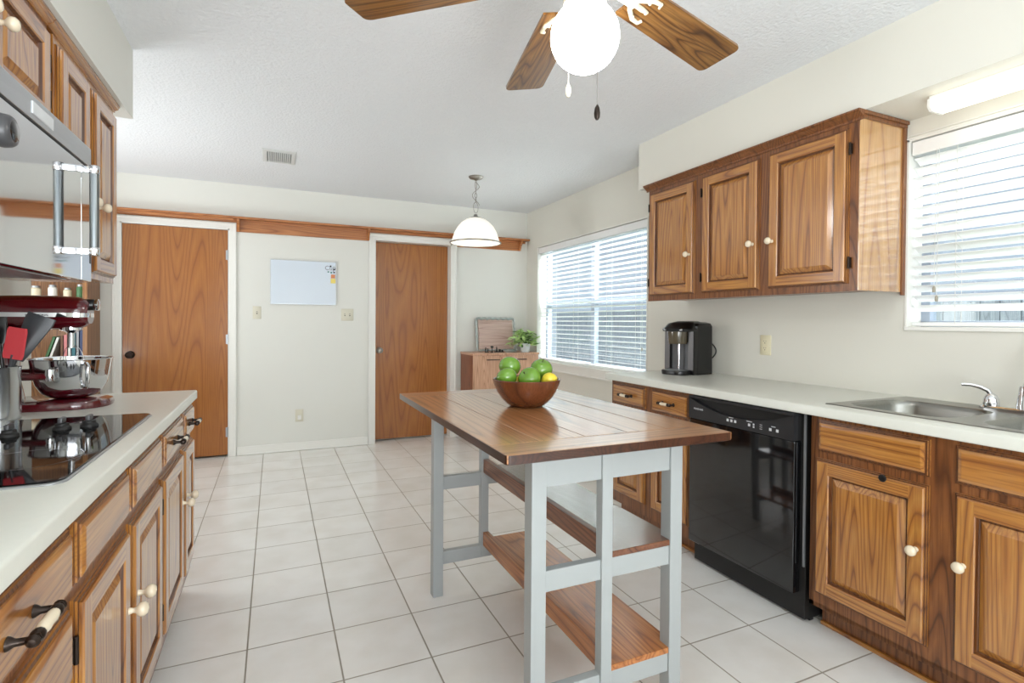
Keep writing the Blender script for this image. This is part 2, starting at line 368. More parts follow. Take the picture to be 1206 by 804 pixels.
# rear wall around an unseen opening added for the rear fill light
b = MB(); b.box(LX-0.12, -0.6, RY-0.12, RY, 0, CZ); b.box(2.2, WX+0.17, RY-0.12, RY, 0, CZ); b.box(-0.6, 2.2, RY-0.12, RY, 2.1, CZ)
struct(b.build('wall_rear', PAINT))
b = MB()
for x in (-0.6, 0.77, 2.12): b.box(x, x+0.08, RY-0.1, RY-0.03, 0, 2.1, 0.004)
b.box(-0.6, 2.2, RY-0.1, RY-0.03, 2.03, 2.1, 0.004); b.box(-0.6, 2.2, RY-0.1, RY-0.03, 0.0, 0.09, 0.004)
pd = struct(b.build('door_3', TRIM))
struct(MB().box(-0.5, 2.1, RY-0.07, RY-0.062, 0.09, 2.03).build('glass', GLASS, pd))
# soffits (wall above the wall cabinets)
SZ = 2.13
struct(MB().box(2.275, WX, RY, 2.955, SZ, CZ).build('wall_right_soffit', PAINT2))
struct(MB().box(LX, -0.588, RY, 2.905, SZ, CZ).build('wall_left_soffit', PAINT))
# window reveals, frames, glass
def window(nm, w, sill_out):
    y0, y1, z0, z1 = w
    b = MB(); fx0, fx1 = WX+0.105, WX+0.155; t = 0.045
    b.box(fx0, fx1, y0, y0+t, z0, z1, 0.004); b.box(fx0, fx1, y1-t, y1, z0, z1, 0.004)
    b.box(fx0, fx1, y0, y1, z0, z0+t, 0.004); b.box(fx0, fx1, y0, y1, z1-t, z1, 0.004)
    fr = struct(b.build(nm, VINYL))
    zm = (z0+z1)/2; b = MB(); b.box(fx0+0.005, fx1-0.005, y0+t, y1-t, zm-0.02, zm+0.02, 0.003)
    if y1-y0 > 1.2:
        ym = (y0+y1)/2; b.box(fx0+0.002, fx1-0.002, ym-0.03, ym+0.03, z0+t, z1-t, 0.003)
    struct(b.build('sash_rail', VINYL, fr))
    struct(MB().box(WX+0.128, WX+0.133, y0+t, y1-t, z0+t, z1-t).build('glass', GLASS, fr))
    # white reveal lining
    b = MB(); rx = WX-0.004
    b.box(rx, WX+0.105, y1-0.008, y1+0.0, z0, z1, 0); b.box(rx, WX+0.105, y0, y0+0.008, z0, z1, 0)
    b.box(rx, WX+0.105, y0, y1, z1-0.008, z1, 0)
    b.box(WX-sill_out, WX+0.105, y0-(0.0 if sill_out < 0.02 else 0.0), y1, z0-0.0, z0+0.018, 0.004)
    struct(b.build('window_sill', TRIM, fr))
    return fr
window('window_1', W1, 0.03); window('window_2', W2, 0.012)
b = MB(); b.box(WX-0.022, WX, W1[0], W1[1]+0.03, 0.735, 0.80, 0.006); b.box(WX-0.034, WX, W1[0], W1[1]+0.03, 0.728, 0.742, 0.005)
struct(b.build('trim_1', TRIM))
b = MB(); tz = W2[3]; b.box(WX-0.008, WX, -0.2, W2[1]+0.004, tz, tz+0.006); b.box(WX-0.005, WX, -0.2, W2[1]+0.004, tz+0.012, tz+0.017)
struct(b.build('trim_2', TRIM))
# baseboards
b = MB()
for x0, x1 in ((D1[1]+0.058, D2[0]-0.058),): b.box(x0, x1, BY-0.013, BY, 0, 0.078, 0.004); b.box(x0, x1, BY-0.022, BY, 0, 0.016, 0.006)
b.box(D2[1]+0.058, 1.79, BY-0.013, BY, 0, 0.078, 0.004)
struct(b.build('baseboard_back', TRIM))
b = MB(); b.box(WX-0.013, WX, 2.82, BY, 0, 0.078, 0.004); struct(b.build('baseboard_right', TRIM))
# door casings
def casing(nm, d, deep):
    b = MB(); cw = 0.054
    for (x0, x1) in ((d[0]-cw, d[0]), (d[1], d[1]+cw)):
        b.box(x0, x1, BY-0.014, BY, 0, d[2]+cw, 0.003)
        xo = x0 if x0 < d[0]-0.01 else x1-0.018
        b.box(xo, xo+0.018, BY-0.02, BY, 0, d[2]+cw, 0.004)
    b.box(d[0]-cw, d[1]+cw, BY-0.0145, BY, d[2], d[2]+cw, 0.003); b.box(d[0]-cw, d[1]+cw, BY-0.021, BY, d[2]+cw-0.018, d[2]+cw, 0.004)
    b.box(d[0], d[0]+0.012, BY-0.012, BY+deep+0.05, 0, d[2]); b.box(d[1]-0.012, d[1], BY-0.012, BY+deep+0.05, 0, d[2]); b.box(d[0], d[1], BY-0.012, BY+deep+0.05, d[2]-0.012, d[2])
    struct(b.build(nm, TRIM))
casing('trim_3', D1, 0.05); casing('trim_4', D2, 0.10)
def slab(nm, d, y, knob_left, hinge):
    o = struct(MB().box(d[0]+0.015, d[1]-0.015, y, y+0.035, 0.018, d[2]-0.015, 0.002).build(nm, DOORW))
    kx = d[0]+0.07 if knob_left else d[1]-0.07
    struct(MB().lathe([(0.032, 0), (0.032, 0.004), (0.024, 0.009), (0.011, 0.014), (0.011, 0.028), (0.022, 0.036), (0.029, 0.048), (0.027, 0.060), (0.014, 0.067), (0.0, 0.068)], (kx, y, 0.925), (0, -1, 0), 20).build('door_knob', BRONZE if nm == 'door_1' else NICKEL, o))
    if hinge:
        b = MB()
        for z in (0.22, 1.05, 1.80): b.cyl((d[1]-0.013, y-0.004, z-0.045), (d[1]-0.013, y-0.004, z+0.045), 0.006, 8); b.box(d[1]-0.03, d[1]-0.013, y-0.003, y, z-0.042, z+0.042)
        struct(b.build('hinge', BOARDF, o))
slab('door_1', D1, BY-0.005, True, True); slab('door_2', D2, BY+0.10, True, False)
# long plate shelf along the back wall
sh = thing('plate_shelf', 'long narrow wooden plate shelf running above both doors on the back wall', 'shelf', (0.7, BY, 2.0))
MB().box(-1.24, 2.57, BY-0.10, BY, 2.118, 2.136, 0.003).build('shelf_board', SHELFW, sh)
b = MB(); b.box(-1.24, 2.55, BY-0.024, BY-0.0215, 2.092, 2.118); b.box(-0.312, 0.846, BY-0.018, BY-0.0005, 2.012, 2.118, 0.002); b.box(1.758, 2.5, BY-0.018, BY-0.0005, 2.012, 2.118, 0.002)
b.box(-1.24, -0.33, BY-0.09, BY-0.075, 2.094, 2.118, 0.002)
b.build('back_board', SHELFW, sh)
for x in (-0.305, 0.828, 2.47):
    pr = [(BY-0.019, 2.015), (BY-0.019, 2.117), (BY-0.092, 2.117), (BY-0.092, 2.098), (BY-0.075, 2.075), (BY-0.055, 2.06), (BY-0.045, 2.03), (BY-0.03, 2.012)]
    MB().prism(pr, 'x', x, x+0.02).build('bracket', SHELFW, sh)

# ------------------------------------------------------------------ joinery parts
def ring_rect(o, u, v, n, w, h, ins, ht):
    return [o+u*ins+v*ins+n*ht, o+u*(w-ins)+v*ins+n*ht, o+u*(w-ins)+v*(h-ins)+n*ht, o+u*ins+v*(h-ins)+n*ht]
def raised_door(b, o, u, v, n, w, h, fw=0.056):
    """frame-and-panel door: slot 0 vertical grain, slot 1 horizontal grain"""
    o, u, v, n = Vector(o), Vector(u), Vector(v), Vector(n)
    t = 0.020
    seq = [(0, 0), (0, t*0.30), (0.004, t*0.34), (0.0045, t*0.55), (0.009, t*0.60), (0.0095, t*0.82), (0.013, t)]
    RR = [ring_rect(o, u, v, n, w, h, i, z) for i, z in seq]
    vs = [[b.v(p) for p in r] for r in RR]
    for i in range(len(vs)-1):
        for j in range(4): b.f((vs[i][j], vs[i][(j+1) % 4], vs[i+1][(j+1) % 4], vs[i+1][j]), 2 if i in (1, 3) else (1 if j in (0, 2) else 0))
    b.f(tuple(reversed(vs[0])), 0)
    out = vs[-1]; fi = ring_rect(o, u, v, n, w, h, fw, t); inn = [b.v(p) for p in fi]
    i0 = seq[-1][0]
    bl, br_ = b.v(o+u*fw+v*i0+n*t), b.v(o+u*(w-fw)+v*i0+n*t); tl, tr = b.v(o+u*fw+v*(h-i0)+n*t), b.v(o+u*(w-fw)+v*(h-i0)+n*t)
    b.f((out[0], bl, inn[0], inn[3], tl, out[3]), 0); b.f((br_, out[1], out[2], tr, inn[2], inn[1]), 0)
    b.f((bl, br_, inn[1], inn[0]), 1); b.f((inn[3], inn[2], tr, tl), 1)
    seq2 = [(fw, t), (fw+0.003, t*0.80), (fw+0.006, t*0.30), (fw+0.010, t*0.22), (fw+0.012, t*0.30), (fw+0.032, t*0.78), (fw+0.034, t*0.84)]
    v2 = [inn]+[[b.v(p) for p in ring_rect(o, u, v, n, w, h, i, z)] for i, z in seq2[1:]]
    for i in range(len(v2)-1):
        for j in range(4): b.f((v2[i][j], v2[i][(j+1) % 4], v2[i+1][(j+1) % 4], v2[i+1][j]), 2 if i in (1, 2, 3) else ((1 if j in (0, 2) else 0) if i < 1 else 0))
    b.f(tuple(v2[-1]), 0)
def drawer_front(b, o, u, v, n, w, h):
    o, u, v, n = Vector(o), Vector(u), Vector(v), Vector(n); t = 0.020
    seq = [(0, 0), (0, t*0.30), (0.004, t*0.34), (0.0045, t*0.55), (0.011, t*0.62), (0.0115, t*0.8), (0.020, t*0.97), (0.023, t)]
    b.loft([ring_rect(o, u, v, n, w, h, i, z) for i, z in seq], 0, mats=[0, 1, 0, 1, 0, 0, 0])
def knob_mesh(p, n, m=CERAMIC, parent=None):
    return MB().lathe([(0.009, 0), (0.0075, 0.004), (0.006, 0.010), (0.008, 0.015), (0.0145, 0.020), (0.0175, 0.027), (0.0165, 0.034), (0.011, 0.040), (0.0, 0.042)], p, n, 18).build('knob', m, parent)
def pull_mesh(p, n, u, parent):
    n, u, p = Vector(n), Vector(u), Vector(p); b = MB(); hw = 0.044
    for s in (-1, 1):
        q = p+u*hw*s
        b.lathe([(0.010, 0), (0.009, 0.003), (0.0055, 0.008), (0.005, 0.022), (0.008, 0.030), (0.008, 0.034), (0.0, 0.038)], q, n, 12, 0)
        c = p+n*0.029
        b.lathe([(0.004, 0.046), (0.008, 0.050), (0.0095, 0.040), (0.0095, 0.030), (0.0075, 0.028)] if False else [(0.0075, 0.026), (0.0095, 0.030), (0.0095, 0.038), (0.007, 0.044), (0.009, 0.050), (0.005, 0.055), (0, 0.056)], c, u*s, 12, 0)
    c = p+n*0.029
    b.lathe([(0.0, -0.029), (0.0075, -0.028), (0.0095, -0.014), (0.0085, 0), (0.0095, 0.014), (0.0075, 0.028), (0.0, 0.029)], c, u, 14, 1)
    return b.build('handle', [BRONZE, CERAMIC], parent)
def hinge_mesh(p, n, parent):
    b = MB(); n = Vector(n); p = Vector(p)
    b.cyl(p+n*0.012-Vector((0, 0, 0.026)), p+n*0.012+Vector((0, 0, 0.026)), 0.0045, 8)
    x0, x1 = sorted((p.x, p.x+n.x*0.010)); b.box(x0, x1, p.y-0.006, p.y+0.006, p.z-0.022, p.z+0.022, 0.001)
    return b.build('hinge', BRONZE, parent)

def front(root, kind, nx, X, y0, y1, z0, z1, knob=None, hinge=None, pull=None, kz=None, mats=None):
    """door or drawer front on the face frame plane X, opening towards nx"""
    n = (nx, 0, 0); b = MB()
    if kind == 'door':
        raised_door(b, (X, y0, z0), (0, 1, 0), (0, 0, 1), n, y1-y0, z1-z0)
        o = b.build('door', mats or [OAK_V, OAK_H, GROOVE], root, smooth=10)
    else:
        drawer_front(b, (X, y0, z0), (0, 1, 0), (0, 0, 1), n, y1-y0, z1-z0)
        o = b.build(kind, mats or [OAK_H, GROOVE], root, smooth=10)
    if knob is not None: knob_mesh((X+nx*0.0205, y0+0.030 if knob == 0 else y1-0.030, kz), n, parent=o)
    if hinge is not None:
        yy = y0-0.007 if hinge == 0 else y1+0.007
        for z in (z0+0.09, z1-0.09): hinge_mesh((X, yy, z), n, o)
    if pull: pull_mesh((X+nx*0.0205, (y0+y1)/2, (z0+z1)/2), n, (0, 1, 0), o)
    return o

def base_carcass(root, nx, Xf, Xb, y0, y1, toe, top=0.862, open_top=None):
    b = MB()
    x0, x1 = sorted((Xf, Xb))
    if open_top:     # hollow under the sink
        t = 0.018
        b.box(x0 if nx < 0 else x1-0.02, (x0+0.02) if nx < 0 else x1, y0, y1, 0.10, top, 0.001)
        b.box(x0, x1, y0, y0+t, 0.10, top, 0); b.box(x0, x1, y1-t, y1, 0.10, top, 0)
        b.box(x0, x1, y0, y1, 0.10, 0.118, 0)
    else: b.box(x0, x1, y0, y1, 0.10, top, 0.0015)
    b.build('carcass', OAK_FRAME, root)
    a, c = sorted((toe, Xb)); MB().box(a, c, y0, y1, 0, 0.10).build('toe_kick', OAK_FRAME, root)
    a, c = sorted((toe, toe+nx*0.014)); MB().box(a, c, y0, y1, 0, 0.016, 0.005).build('shoe_strip', OAK_H, root)

# ---- right run of base cabinets
RF, RTOE = 1.965, 2.045
G1 = 'oak base cabinets along the right wall'; 
c1 = thing('base_cabinet', 'oak two-drawer base cabinet below the coffee maker, left of the dishwasher', 'cabinet', (2.27, 2.44, 0), G1)
base_carcass(c1, -1, RF, WX-0.002, 2.085, 2.80, RTOE)
front(c1, 'drawer', -1, RF, 2.462, 2.775, 0.722, 0.845, pull=True); front(c1, 'drawer', -1, RF, 2.105, 2.402, 0.722, 0.845, pull=True)
front(c1, 'door', -1, RF, 2.462, 2.775, 0.165, 0.692, knob=0, hinge=1, kz=0.56); front(c1, 'door', -1, RF, 2.105, 2.402, 0.165, 0.692, knob=1, kz=0.56)
c2 = thing('base_cabinet', 'wide oak sink cabinet with two doors, right of the dishwasher', 'cabinet', (2.27, 0.97, 0), G1)
base_carcass(c2, -1, RF, WX-0.002, 0.50, 1.43, RTOE, open_top=True)
front(c2, 'false_drawer_front', -1, RF, 1.008, 1.398, 0.722, 0.845); front(c2, 'false_drawer_front', -1, RF, 0.545, 0.936, 0.722, 0.845)
dd = front(c2, 'door', -1, RF, 1.008, 1.403, 0.160, 0.694, knob=0, kz=0.475)
MB().lathe([(0.013, 0), (0.013, 0.004), (0.010, 0.006), (0, 0.0065)], (1.9448, 1.145, 0.683), (-1, 0, 0), 14).build('child_lock', BLACKP, dd)
front(c2, 'door', -1, RF, 0.545, 0.936, 0.160, 0.694, knob=1, kz=0.475)
c3 = thing('base_cabinet', 'oak base cabinet continuing the sink run out of view past the right edge', 'cabinet', (2.27, 0.1, 0), G1)
base_carcass(c3, -1, RF, WX-0.002, -0.30, 0.498, RTOE)
front(c3, 'drawer', -1, RF, 0.06, 0.46, 0.722, 0.845, pull=True); front(c3, 'door', -1, RF, 0.06, 0.46, 0.160, 0.694, knob=1, kz=0.475)

# ---- left run
LF, LTOE = -0.347, -0.415
G2 = 'oak base cabinets along the left wall'
c4 = thing('base_cabinet', 'oak base cabinet with two drawers at the far end of the left counter', 'cabinet', (-0.65, 2.4, 0), G2)
base_carcass(c4, 1, LF, LX+0.002, 2.025, 2.760, LTOE)
front(c4, 'drawer', 1, LF, 2.485, 2.752, 0.722, 0.845, pull=True); front(c4, 'drawer', 1, LF, 2.05, 2.442, 0.722, 0.845, pull=True)
front(c4, 'door', 1, LF, 2.485, 2.752, 0.165, 0.695, knob=0, kz=0.50); front(c4, 'door', 1, LF, 2.05, 2.442, 0.165, 0.695, knob=1, kz=0.50, hinge=0)
c5 = thing('base_cabinet', 'oak base cabinet under the cooktop with plain false fronts over two doors', 'cabinet', (-0.65, 1.62, 0), G2)
base_carcass(c5, 1, LF, LX+0.002, 1.205, 2.023, LTOE)
front(c5, 'false_drawer_front', 1, LF, 1.632, 2.010, 0.722, 0.845); front(c5, 'false_drawer_front', 1, LF, 1.225, 1.596, 0.722, 0.845)
front(c5, 'door', 1, LF, 1.632, 2.010, 0.165, 0.695, knob=0, kz=0.50, hinge=1); front(c5, 'door', 1, LF, 1.225, 1.596, 0.165, 0.695, knob=1, kz=0.50, hinge=0)
c6 = thing('base_cabinet', 'oak drawer stack at the lower left corner with white and black handles', 'cabinet', (-0.65, 0.95, 0), G2)
base_carcass(c6, 1, LF, LX+0.002, 0.70, 1.203, LTOE)
for z0, z1 in ((0.722, 0.845), (0.560, 0.700), (0.365, 0.538), (0.165, 0.343)): front(c6, 'drawer', 1, LF, 0.73, 1.192, z0, z1, pull=True)
c7 = thing('base_cabinet', 'oak base cabinet continuing the left run out of view beside the camera', 'cabinet', (-0.65, 0.2, 0), G2)
base_carcass(c7, 1, LF, LX+0.002, -0.40, 0.698, LTOE)
front(c7, 'door', 1, LF, 0.17, 0.67, 0.165, 0.845, knob=0, kz=0.7)

# ---- countertops
CT, CB = 0.902, 0.8635
def edge_profile(xf, s, depth):
    return [(xf+s*depth, CB), (xf+s*0.003, CB), (xf, CB+0.003), (xf, CT-0.006), (xf+s*0.002, CT-0.002), (xf+s*0.006, CT), (xf+s*depth, CT)]
# right: sink cut-out x 2.025-2.53, y 0.53-1.405
SK = (2.015, 2.545, 0.55, 1.405)
b = MB()
b.prism(edge_profile(1.920, 1, 0.12), 'y', -0.30, 2.812)
b.box(2.04, WX, SK[3]-0.012, 2.812, CB, CT); b.box(2.04, WX, -0.30, SK[2]+0.012, CB, CT); b.box(SK[1]-0.012, WX, SK[2]+0.012, SK[3]-0.012, CB, CT)
tag(b.build('countertop', LAM), 'long white laminate countertop with the sink set in it, under the windows', 'countertop')
b = MB(); b.prism(edge_profile(-0.320, -1, 0.10), 'y', -0.40, 2.772); b.box(LX, -0.42, -0.40, 2.772, CB, CT)
tag(b.build('countertop', LAM), 'white laminate countertop holding the cooktop and red mixer', 'countertop')

# ---- right wall cabinet
UF, UZ0, UZ1 = 2.265, 1.365, 2.10
u1 = thing('wall_cabinet', 'oak wall cabinet with three raised-panel doors between the two windows', 'cabinet', (2.42, 2.13, UZ0))
b = MB(); b.box(UF+0.0205, WX-0.002, 1.4475, 2.828, UZ0+0.012, UZ1, 0.001, 0); b.box(UF, UF+0.02, 1.4475, 2.828, UZ0, UZ1, 0.001, 0)
b.build('carcass', OAK_FRAME, u1)
b = MB(); b.box(UF+0.0005, WX-0.025, 1.4445, 1.4475, UZ0+0.002, UZ1); b.build('side_panel', OAK_SIDE, u1)
MB().box(WX-0.026, WX-0.003, 1.4365, 1.4475, UZ0-0.012, UZ1, 0.003).build('scribe_strip', OAK_FRAME, u1)
def crown(b, nx, Xf, y0, y1, zb, zt, end0=True, end1=True, k=1.0):
    o1, o2, o3 = 0.006*k, 0.028*k, 0.036*k
    pr = [(Xf, zb), (Xf+nx*o1, zb), (Xf+nx*o1, zb+(zt-zb)*0.25), (Xf+nx*0.016, zb+(zt-zb)*0.45), (Xf+nx*o2, zb+(zt-zb)*0.7), (Xf+nx*o3, zb+(zt-zb)*0.8), (Xf+nx*o3, zt), (Xf, zt)]
    b.prism(pr, 'y', y0-(0.02*k if end0 else 0), y1+(0.02*k if end1 else 0))
b = MB(); crown(b, -1, UF, 1.4475, 2.828, 2.088, 2.128)
b.box(UF-0.02, WX-0.003, 1.427, 1.4475, 2.112, 2.128, 0.003); b.box(UF-0.01, WX-0.003, 1.435, 1.4475, 2.098, 2.113, 0.003); b.box(UF-0.02, WX-0.003, 2.828, 2.848, 2.112, 2.128, 0.003)
b.box(UF-0.001, WX-0.003, 1.4475, 2.828, 2.1, 2.128); b.build('crown_moulding', OAK_FRAME, u1)
front(u1, 'door', -1, UF, 2.402, 2.806, 1.397, 2.066, knob=0, kz=1.63, hinge=1)
front(u1, 'door', -1, UF, 1.946, 2.340, 1.397, 2.066, knob=0, kz=1.63, hinge=1)
front(u1, 'door', -1, UF, 1.487, 1.890, 1.397, 2.066, knob=1, kz=1.63, hinge=0)

# ---- left wall cabinets
VF = -0.625
v1 = thing('wall_cabinet', 'oak wall cabinet with short doors above the steel microwave', 'cabinet', (-0.78, 1.62, 1.76), 'oak wall cabinets on the left')
MB().box(LX+0.002, VF, 1.215, 2.028, 1.762, 2.10, 0.001).build('carcass', OAK_FRAME, v1)
b = MB(); crown(b, 1, VF, 1.215, 2.028, 2.100, 2.128, True, False, 0.6); b.box(LX+0.002, VF+0.001, 1.215, 2.028, 2.1, 2.128); b.build('crown_moulding', OAK_H, v1)
front(v1, 'door', 1, VF, 1.635, 2.005, 1.785, 2.072, knob=0, kz=1.93, hinge=1); front(v1, 'door', 1, VF, 1.235, 1.605, 1.785, 2.072, knob=1, kz=1.93)
v2 = thing('wall_cabinet', 'tall oak wall cabinet at the end of the left run, beside the microwave', 'cabinet', (-0.78, 2.4, 1.365), 'oak wall cabinets on the left')
MB().box(LX+0.002, VF, 2.0785, 2.745, 1.372, 2.10, 0.001).build('carcass', OAK_V, v2)
b = MB(); crown(b, 1, VF, 2.032, 2.745, 2.100, 2.128, False, True, 0.6); b.box(LX+0.002, VF+0.001, 2.032, 2.745, 2.1, 2.128); b.box(LX+0.002, VF, 2.745, 2.765, 2.112, 2.128, 0.003); b.build('crown_moulding', OAK_H, v2)
front(v2, 'door', 1, VF, 2.085, 2.372, 1.392, 2.072, knob=1, kz=1.64); front(v2, 'door', 1, VF, 2.425, 2.722, 1.392, 2.072, knob=0, kz=1.64)

# ------------------------------------------------------------------ table
TX0, TX1, TY0, TY1, TZ = 0.520, 1.262, 1.178, 2.395, 0.893
LX0, LX1, LY0, LY1 = 0.640, 1.167, 1.281, 2.295
lw = 0.046
tb = thing('kitchen_table', 'narrow counter-height table, brown plank top on pale grey legs with two side shelves', 'table', (0.9, 1.79, 0))
b = MB(); zt0 = TZ-0.024
nb = 5; xs = [TX0+(TX1-TX0)*i/nb for i in range(nb+1)]; ye0, ye1 = TY0+0.115, TY1-0.115
for i in range(nb): b.box(xs[i]+0.0006, xs[i+1]-0.0006, ye0+0.0006, ye1-0.0006, zt0+0.002, TZ, 0.0022, 0)
b.box(TX0, TX1, TY0, ye0-0.0006, zt0+0.002, TZ, 0.0022, 1); b.box(TX0, TX1, ye1+0.0006, TY1, zt0+0.002, TZ, 0.0022, 1)
b.build('tabletop', [TOPW, TOPX], tb)
rr0 = rrect((TX0+TX1)/2, (TY0+TY1)/2, TX1-TX0+0.004, TY1-TY0+0.004, 0.012, zt0)
def off(ring, dz): return [(p[0], p[1], p[2]+dz) for p in ring]
rr1 = rrect((TX0+TX1)/2, (TY0+TY1)/2, TX1-TX0-0.016, TY1-TY0-0.016, 0.012, zt0-0.004)
MB().loft([rr1, rr0, off(rr0, 0.0232)], 0).build('edge_band', TOPEDGE, tb)
za = TZ-0.0285
for lx in (LX0, LX1-lw):
    for ly in (LY0, LY1-lw): MB().box(lx, lx+lw, ly, ly+lw, 0, za, 0.003).build('leg', GREYPAINT, tb)
MX0, MX1 = 0.868, 0.905
for ly in (LY0-0.002, LY1-lw+0.009): MB().box(MX0, MX1, ly, ly+0.034, 0.145, za, 0.003).build('post', GREYPAINT, tb)
for ly in (LY0+0.006, LY1-lw+0.014):
    for z0, z1, nm in ((0.812-0.048, za, 'apron'), (0.470, 0.529, 'rail'), (0.135, 0.192, 'rail')):
        MB().box(LX0+lw, LX1-lw, ly, ly+0.028, z0, z1, 0.003).build(nm, GREYPAINT, tb)
for lx in (LX0+0.008, LX1-lw+0.008): MB().box(lx, lx+0.028, LY0+lw, LY1-lw, za-0.03, za, 0.003).build('apron', GREYPAINT, tb)
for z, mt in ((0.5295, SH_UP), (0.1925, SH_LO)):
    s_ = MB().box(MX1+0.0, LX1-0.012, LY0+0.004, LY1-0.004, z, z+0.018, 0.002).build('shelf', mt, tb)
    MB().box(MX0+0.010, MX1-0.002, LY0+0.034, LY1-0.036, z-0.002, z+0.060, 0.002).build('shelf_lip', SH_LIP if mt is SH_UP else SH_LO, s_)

# bowl with fruit
BC = (0.902, 1.860); BR = 0.133
prof = [(0.045, 0.0), (0.062, 0.001), (0.075, 0.008), (0.098, 0.03), (0.117, 0.058), (0.128, 0.085), (BR, 0.104), (BR-0.003, 0.1065), (BR-0.007, 0.104), (0.121, 0.085), (0.109, 0.058), (0.088, 0.03), (0.064, 0.013), (0.0, 0.010)]
tag(MB().lathe(prof, (BC[0], BC[1], TZ+0.0005), seg=48).build('fruit_bowl', BOWLW), 'dark wooden fruit bowl full of green apples on the table', 'bowl')
def fruit(nm, c, r, tilt, az, m, label, cat, group, squash=0.92, lemon=False):
    e = MB(); seg, rg = 24, 14; rings = []
    for i in range(rg+1):
        t = math.pi*i/rg; rad = math.sin(t); h = -math.cos(t)
        if not lemon:
            dip = 0.20*math.exp(-(rad/0.30)**2) if h > 0 else 0.12*math.exp(-(rad/0.25)**2)
            h = h*(1-dip); rad = rad*(1.0+0.05*h)
        else: h = h*(1+0.10*math.exp(-(rad/0.22)**2))
        rings.append([(r*rad*math.cos(2*math.pi*j/seg)+1e-5*math.cos(j), r*rad*math.sin(2*math.pi*j/seg)+1e-5*math.sin(j), r*squash*h) for j in range(seg)])
    e.loft(rings)
    o = e.build(nm, m, origin=(0, 0, 0)); o.location = c; o.rotation_euler = (tilt, 0, az)
    s2 = MB(); s2.tube([(0, 0, r*squash*0.78), (0.001, 0, r*squash*0.92), (0.004, 0.001, r*squash*1.12)] if not lemon else [(0, 0, r*squash*1.06), (0, 0, r*squash*1.14)], 0.0016, 6)
    s2.build('stem', STEM, o, world=False)
    return tag(o, label, cat, group)
GA = 'green apples in the wooden bowl'
def fb(dx, dy, dz): return (BC[0]+dx, BC[1]+dy, TZ+dz)
fruit('apple', fb(-0.072, 0.030, 0.110), 0.0410, R(35), R(-150), APPLE, 'smaller green apple at the front left of the wooden bowl', 'apple', GA)
fruit('apple', fb(-0.030, 0.096, 0.146), 0.0445, R(30), R(140), APPLE, 'green apple piled highest, at the back left of the bowl', 'apple', GA)
fruit('apple', fb(0.004, -0.020, 0.108), 0.0455, R(52), R(-72), APPLE, 'green apple at the front centre of the bowl, dimple showing', 'apple', GA)
fruit('apple', fb(0.083, 0.035, 0.137), 0.0450, R(22), R(-10), APPLE, 'green apple at the right side of the bowl above the lemon', 'apple', GA)
fruit('lemon', fb(0.020, 0.072, 0.080), 0.036, R(80), R(20), LEMON, 'yellow lemon half hidden behind the apples in the bowl', 'lemon', 'lemons in the wooden bowl', 1.1, True)
fruit('lemon', fb(0.071, -0.055, 0.106), 0.027, R(78), R(60), LEMON, 'small yellow lemon at the right rim of the bowl', 'lemon', 'lemons in the wooden bowl', 1.1, True)

# ------------------------------------------------------------------ dishwasher
dw = thing('dishwasher', 'glossy black dishwasher under the white countertop, left of the sink cabinet', 'dishwasher', (2.25, 1.765, 0))
Y0, Y1 = 1.462, 2.078; DX = 1.932
MB().box(DX+0.045, WX-0.01, Y0-0.004, Y1, 0.012, 0.858, 0.002).build('tub', BLACKM, dw)
MB().box(DX, DX+0.043, Y0+0.018, Y1-0.003, 0.118, 0.741, 0.006, seg=3).build('door', BLACKG, dw)
b = MB(); ys = [Y0+0.018+(Y1-Y0-0.021)*i/24 for i in range(25)]
pl = [(ys[0], 0.744)] + [(ys[-1], 0.744)]
top = []
for i in range(25):
    t = i/24; tt = (t-0.02)/0.96; s_ = max(0, min(1, tt)); top.append((ys[i], 0.846-0.058*math.sin(math.pi*min(1, s_*1.0))**0.8 if 0 < tt < 1 else 0.846))
poly = pl + list(reversed(top))
b.prism(poly, 'x', DX-0.006, DX+0.02); b.box(DX-0.008, DX+0.043, ys[0], ys[-1], 0.846, 0.856, 0.002); b.box(DX+0.0205, DX+0.043, ys[0], ys[-1], 0.744, 0.8455, 0, 1)
cp = b.build('control_panel', [PANELK, BLACKM], dw)
lettering(cp, 'FRIGIDAIRE', 0.0125, (DX-0.0064, 2.040, 0.790), (0, -1, 0), (0, 0, 1), WHITEP, depth=0.0002)
for y, z in ((1.822, 0.772), (1.800, 0.772), (1.778, 0.772), (1.700, 0.771), (1.590, 0.771), (1.556, 0.771)): MB().box(DX-0.0068, DX-0.006, y-0.006, y+0.006, z-0.006, z+0.006).build('button', WHITEP, cp)
for z in (0.765, 0.776): MB().box(DX-0.0068, DX-0.006, 1.672, 1.680, z-0.003, z+0.005).build('indicator_light', WHITEP, cp)
for z in (0.764, 0.773, 0.782): MB().box(DX-0.0068, DX-0.006, 1.632, 1.644, z-0.001, z+0.001).build('indicator_light', WHITEP, cp)
for y0_, y1_, z in ((1.79, 1.815, 0.786), (1.685, 1.715, 0.786), (1.565, 1.585, 0.785)): MB().box(DX-0.0068, DX-0.006, y0_, y1_, z-0.0015, z+0.0015).build('printed_line', WHITEP, cp)
MB().box(2.010, 2.035, Y0-0.002, Y1-0.003, 0.0, 0.108, 0.003).build('kick_plate', BLACKP, dw)
MB().box(DX+0.036, DX+0.044, Y0-0.004, Y0+0.004, 0.23, 0.852, 0.001).build('side_strip', SILVER, dw)
MB().box(DX+0.034, DX+0.044, Y0+0.02, Y1-0.02, 0.8565, 0.8620, 0.001).build('top_strip', SILVER, dw)

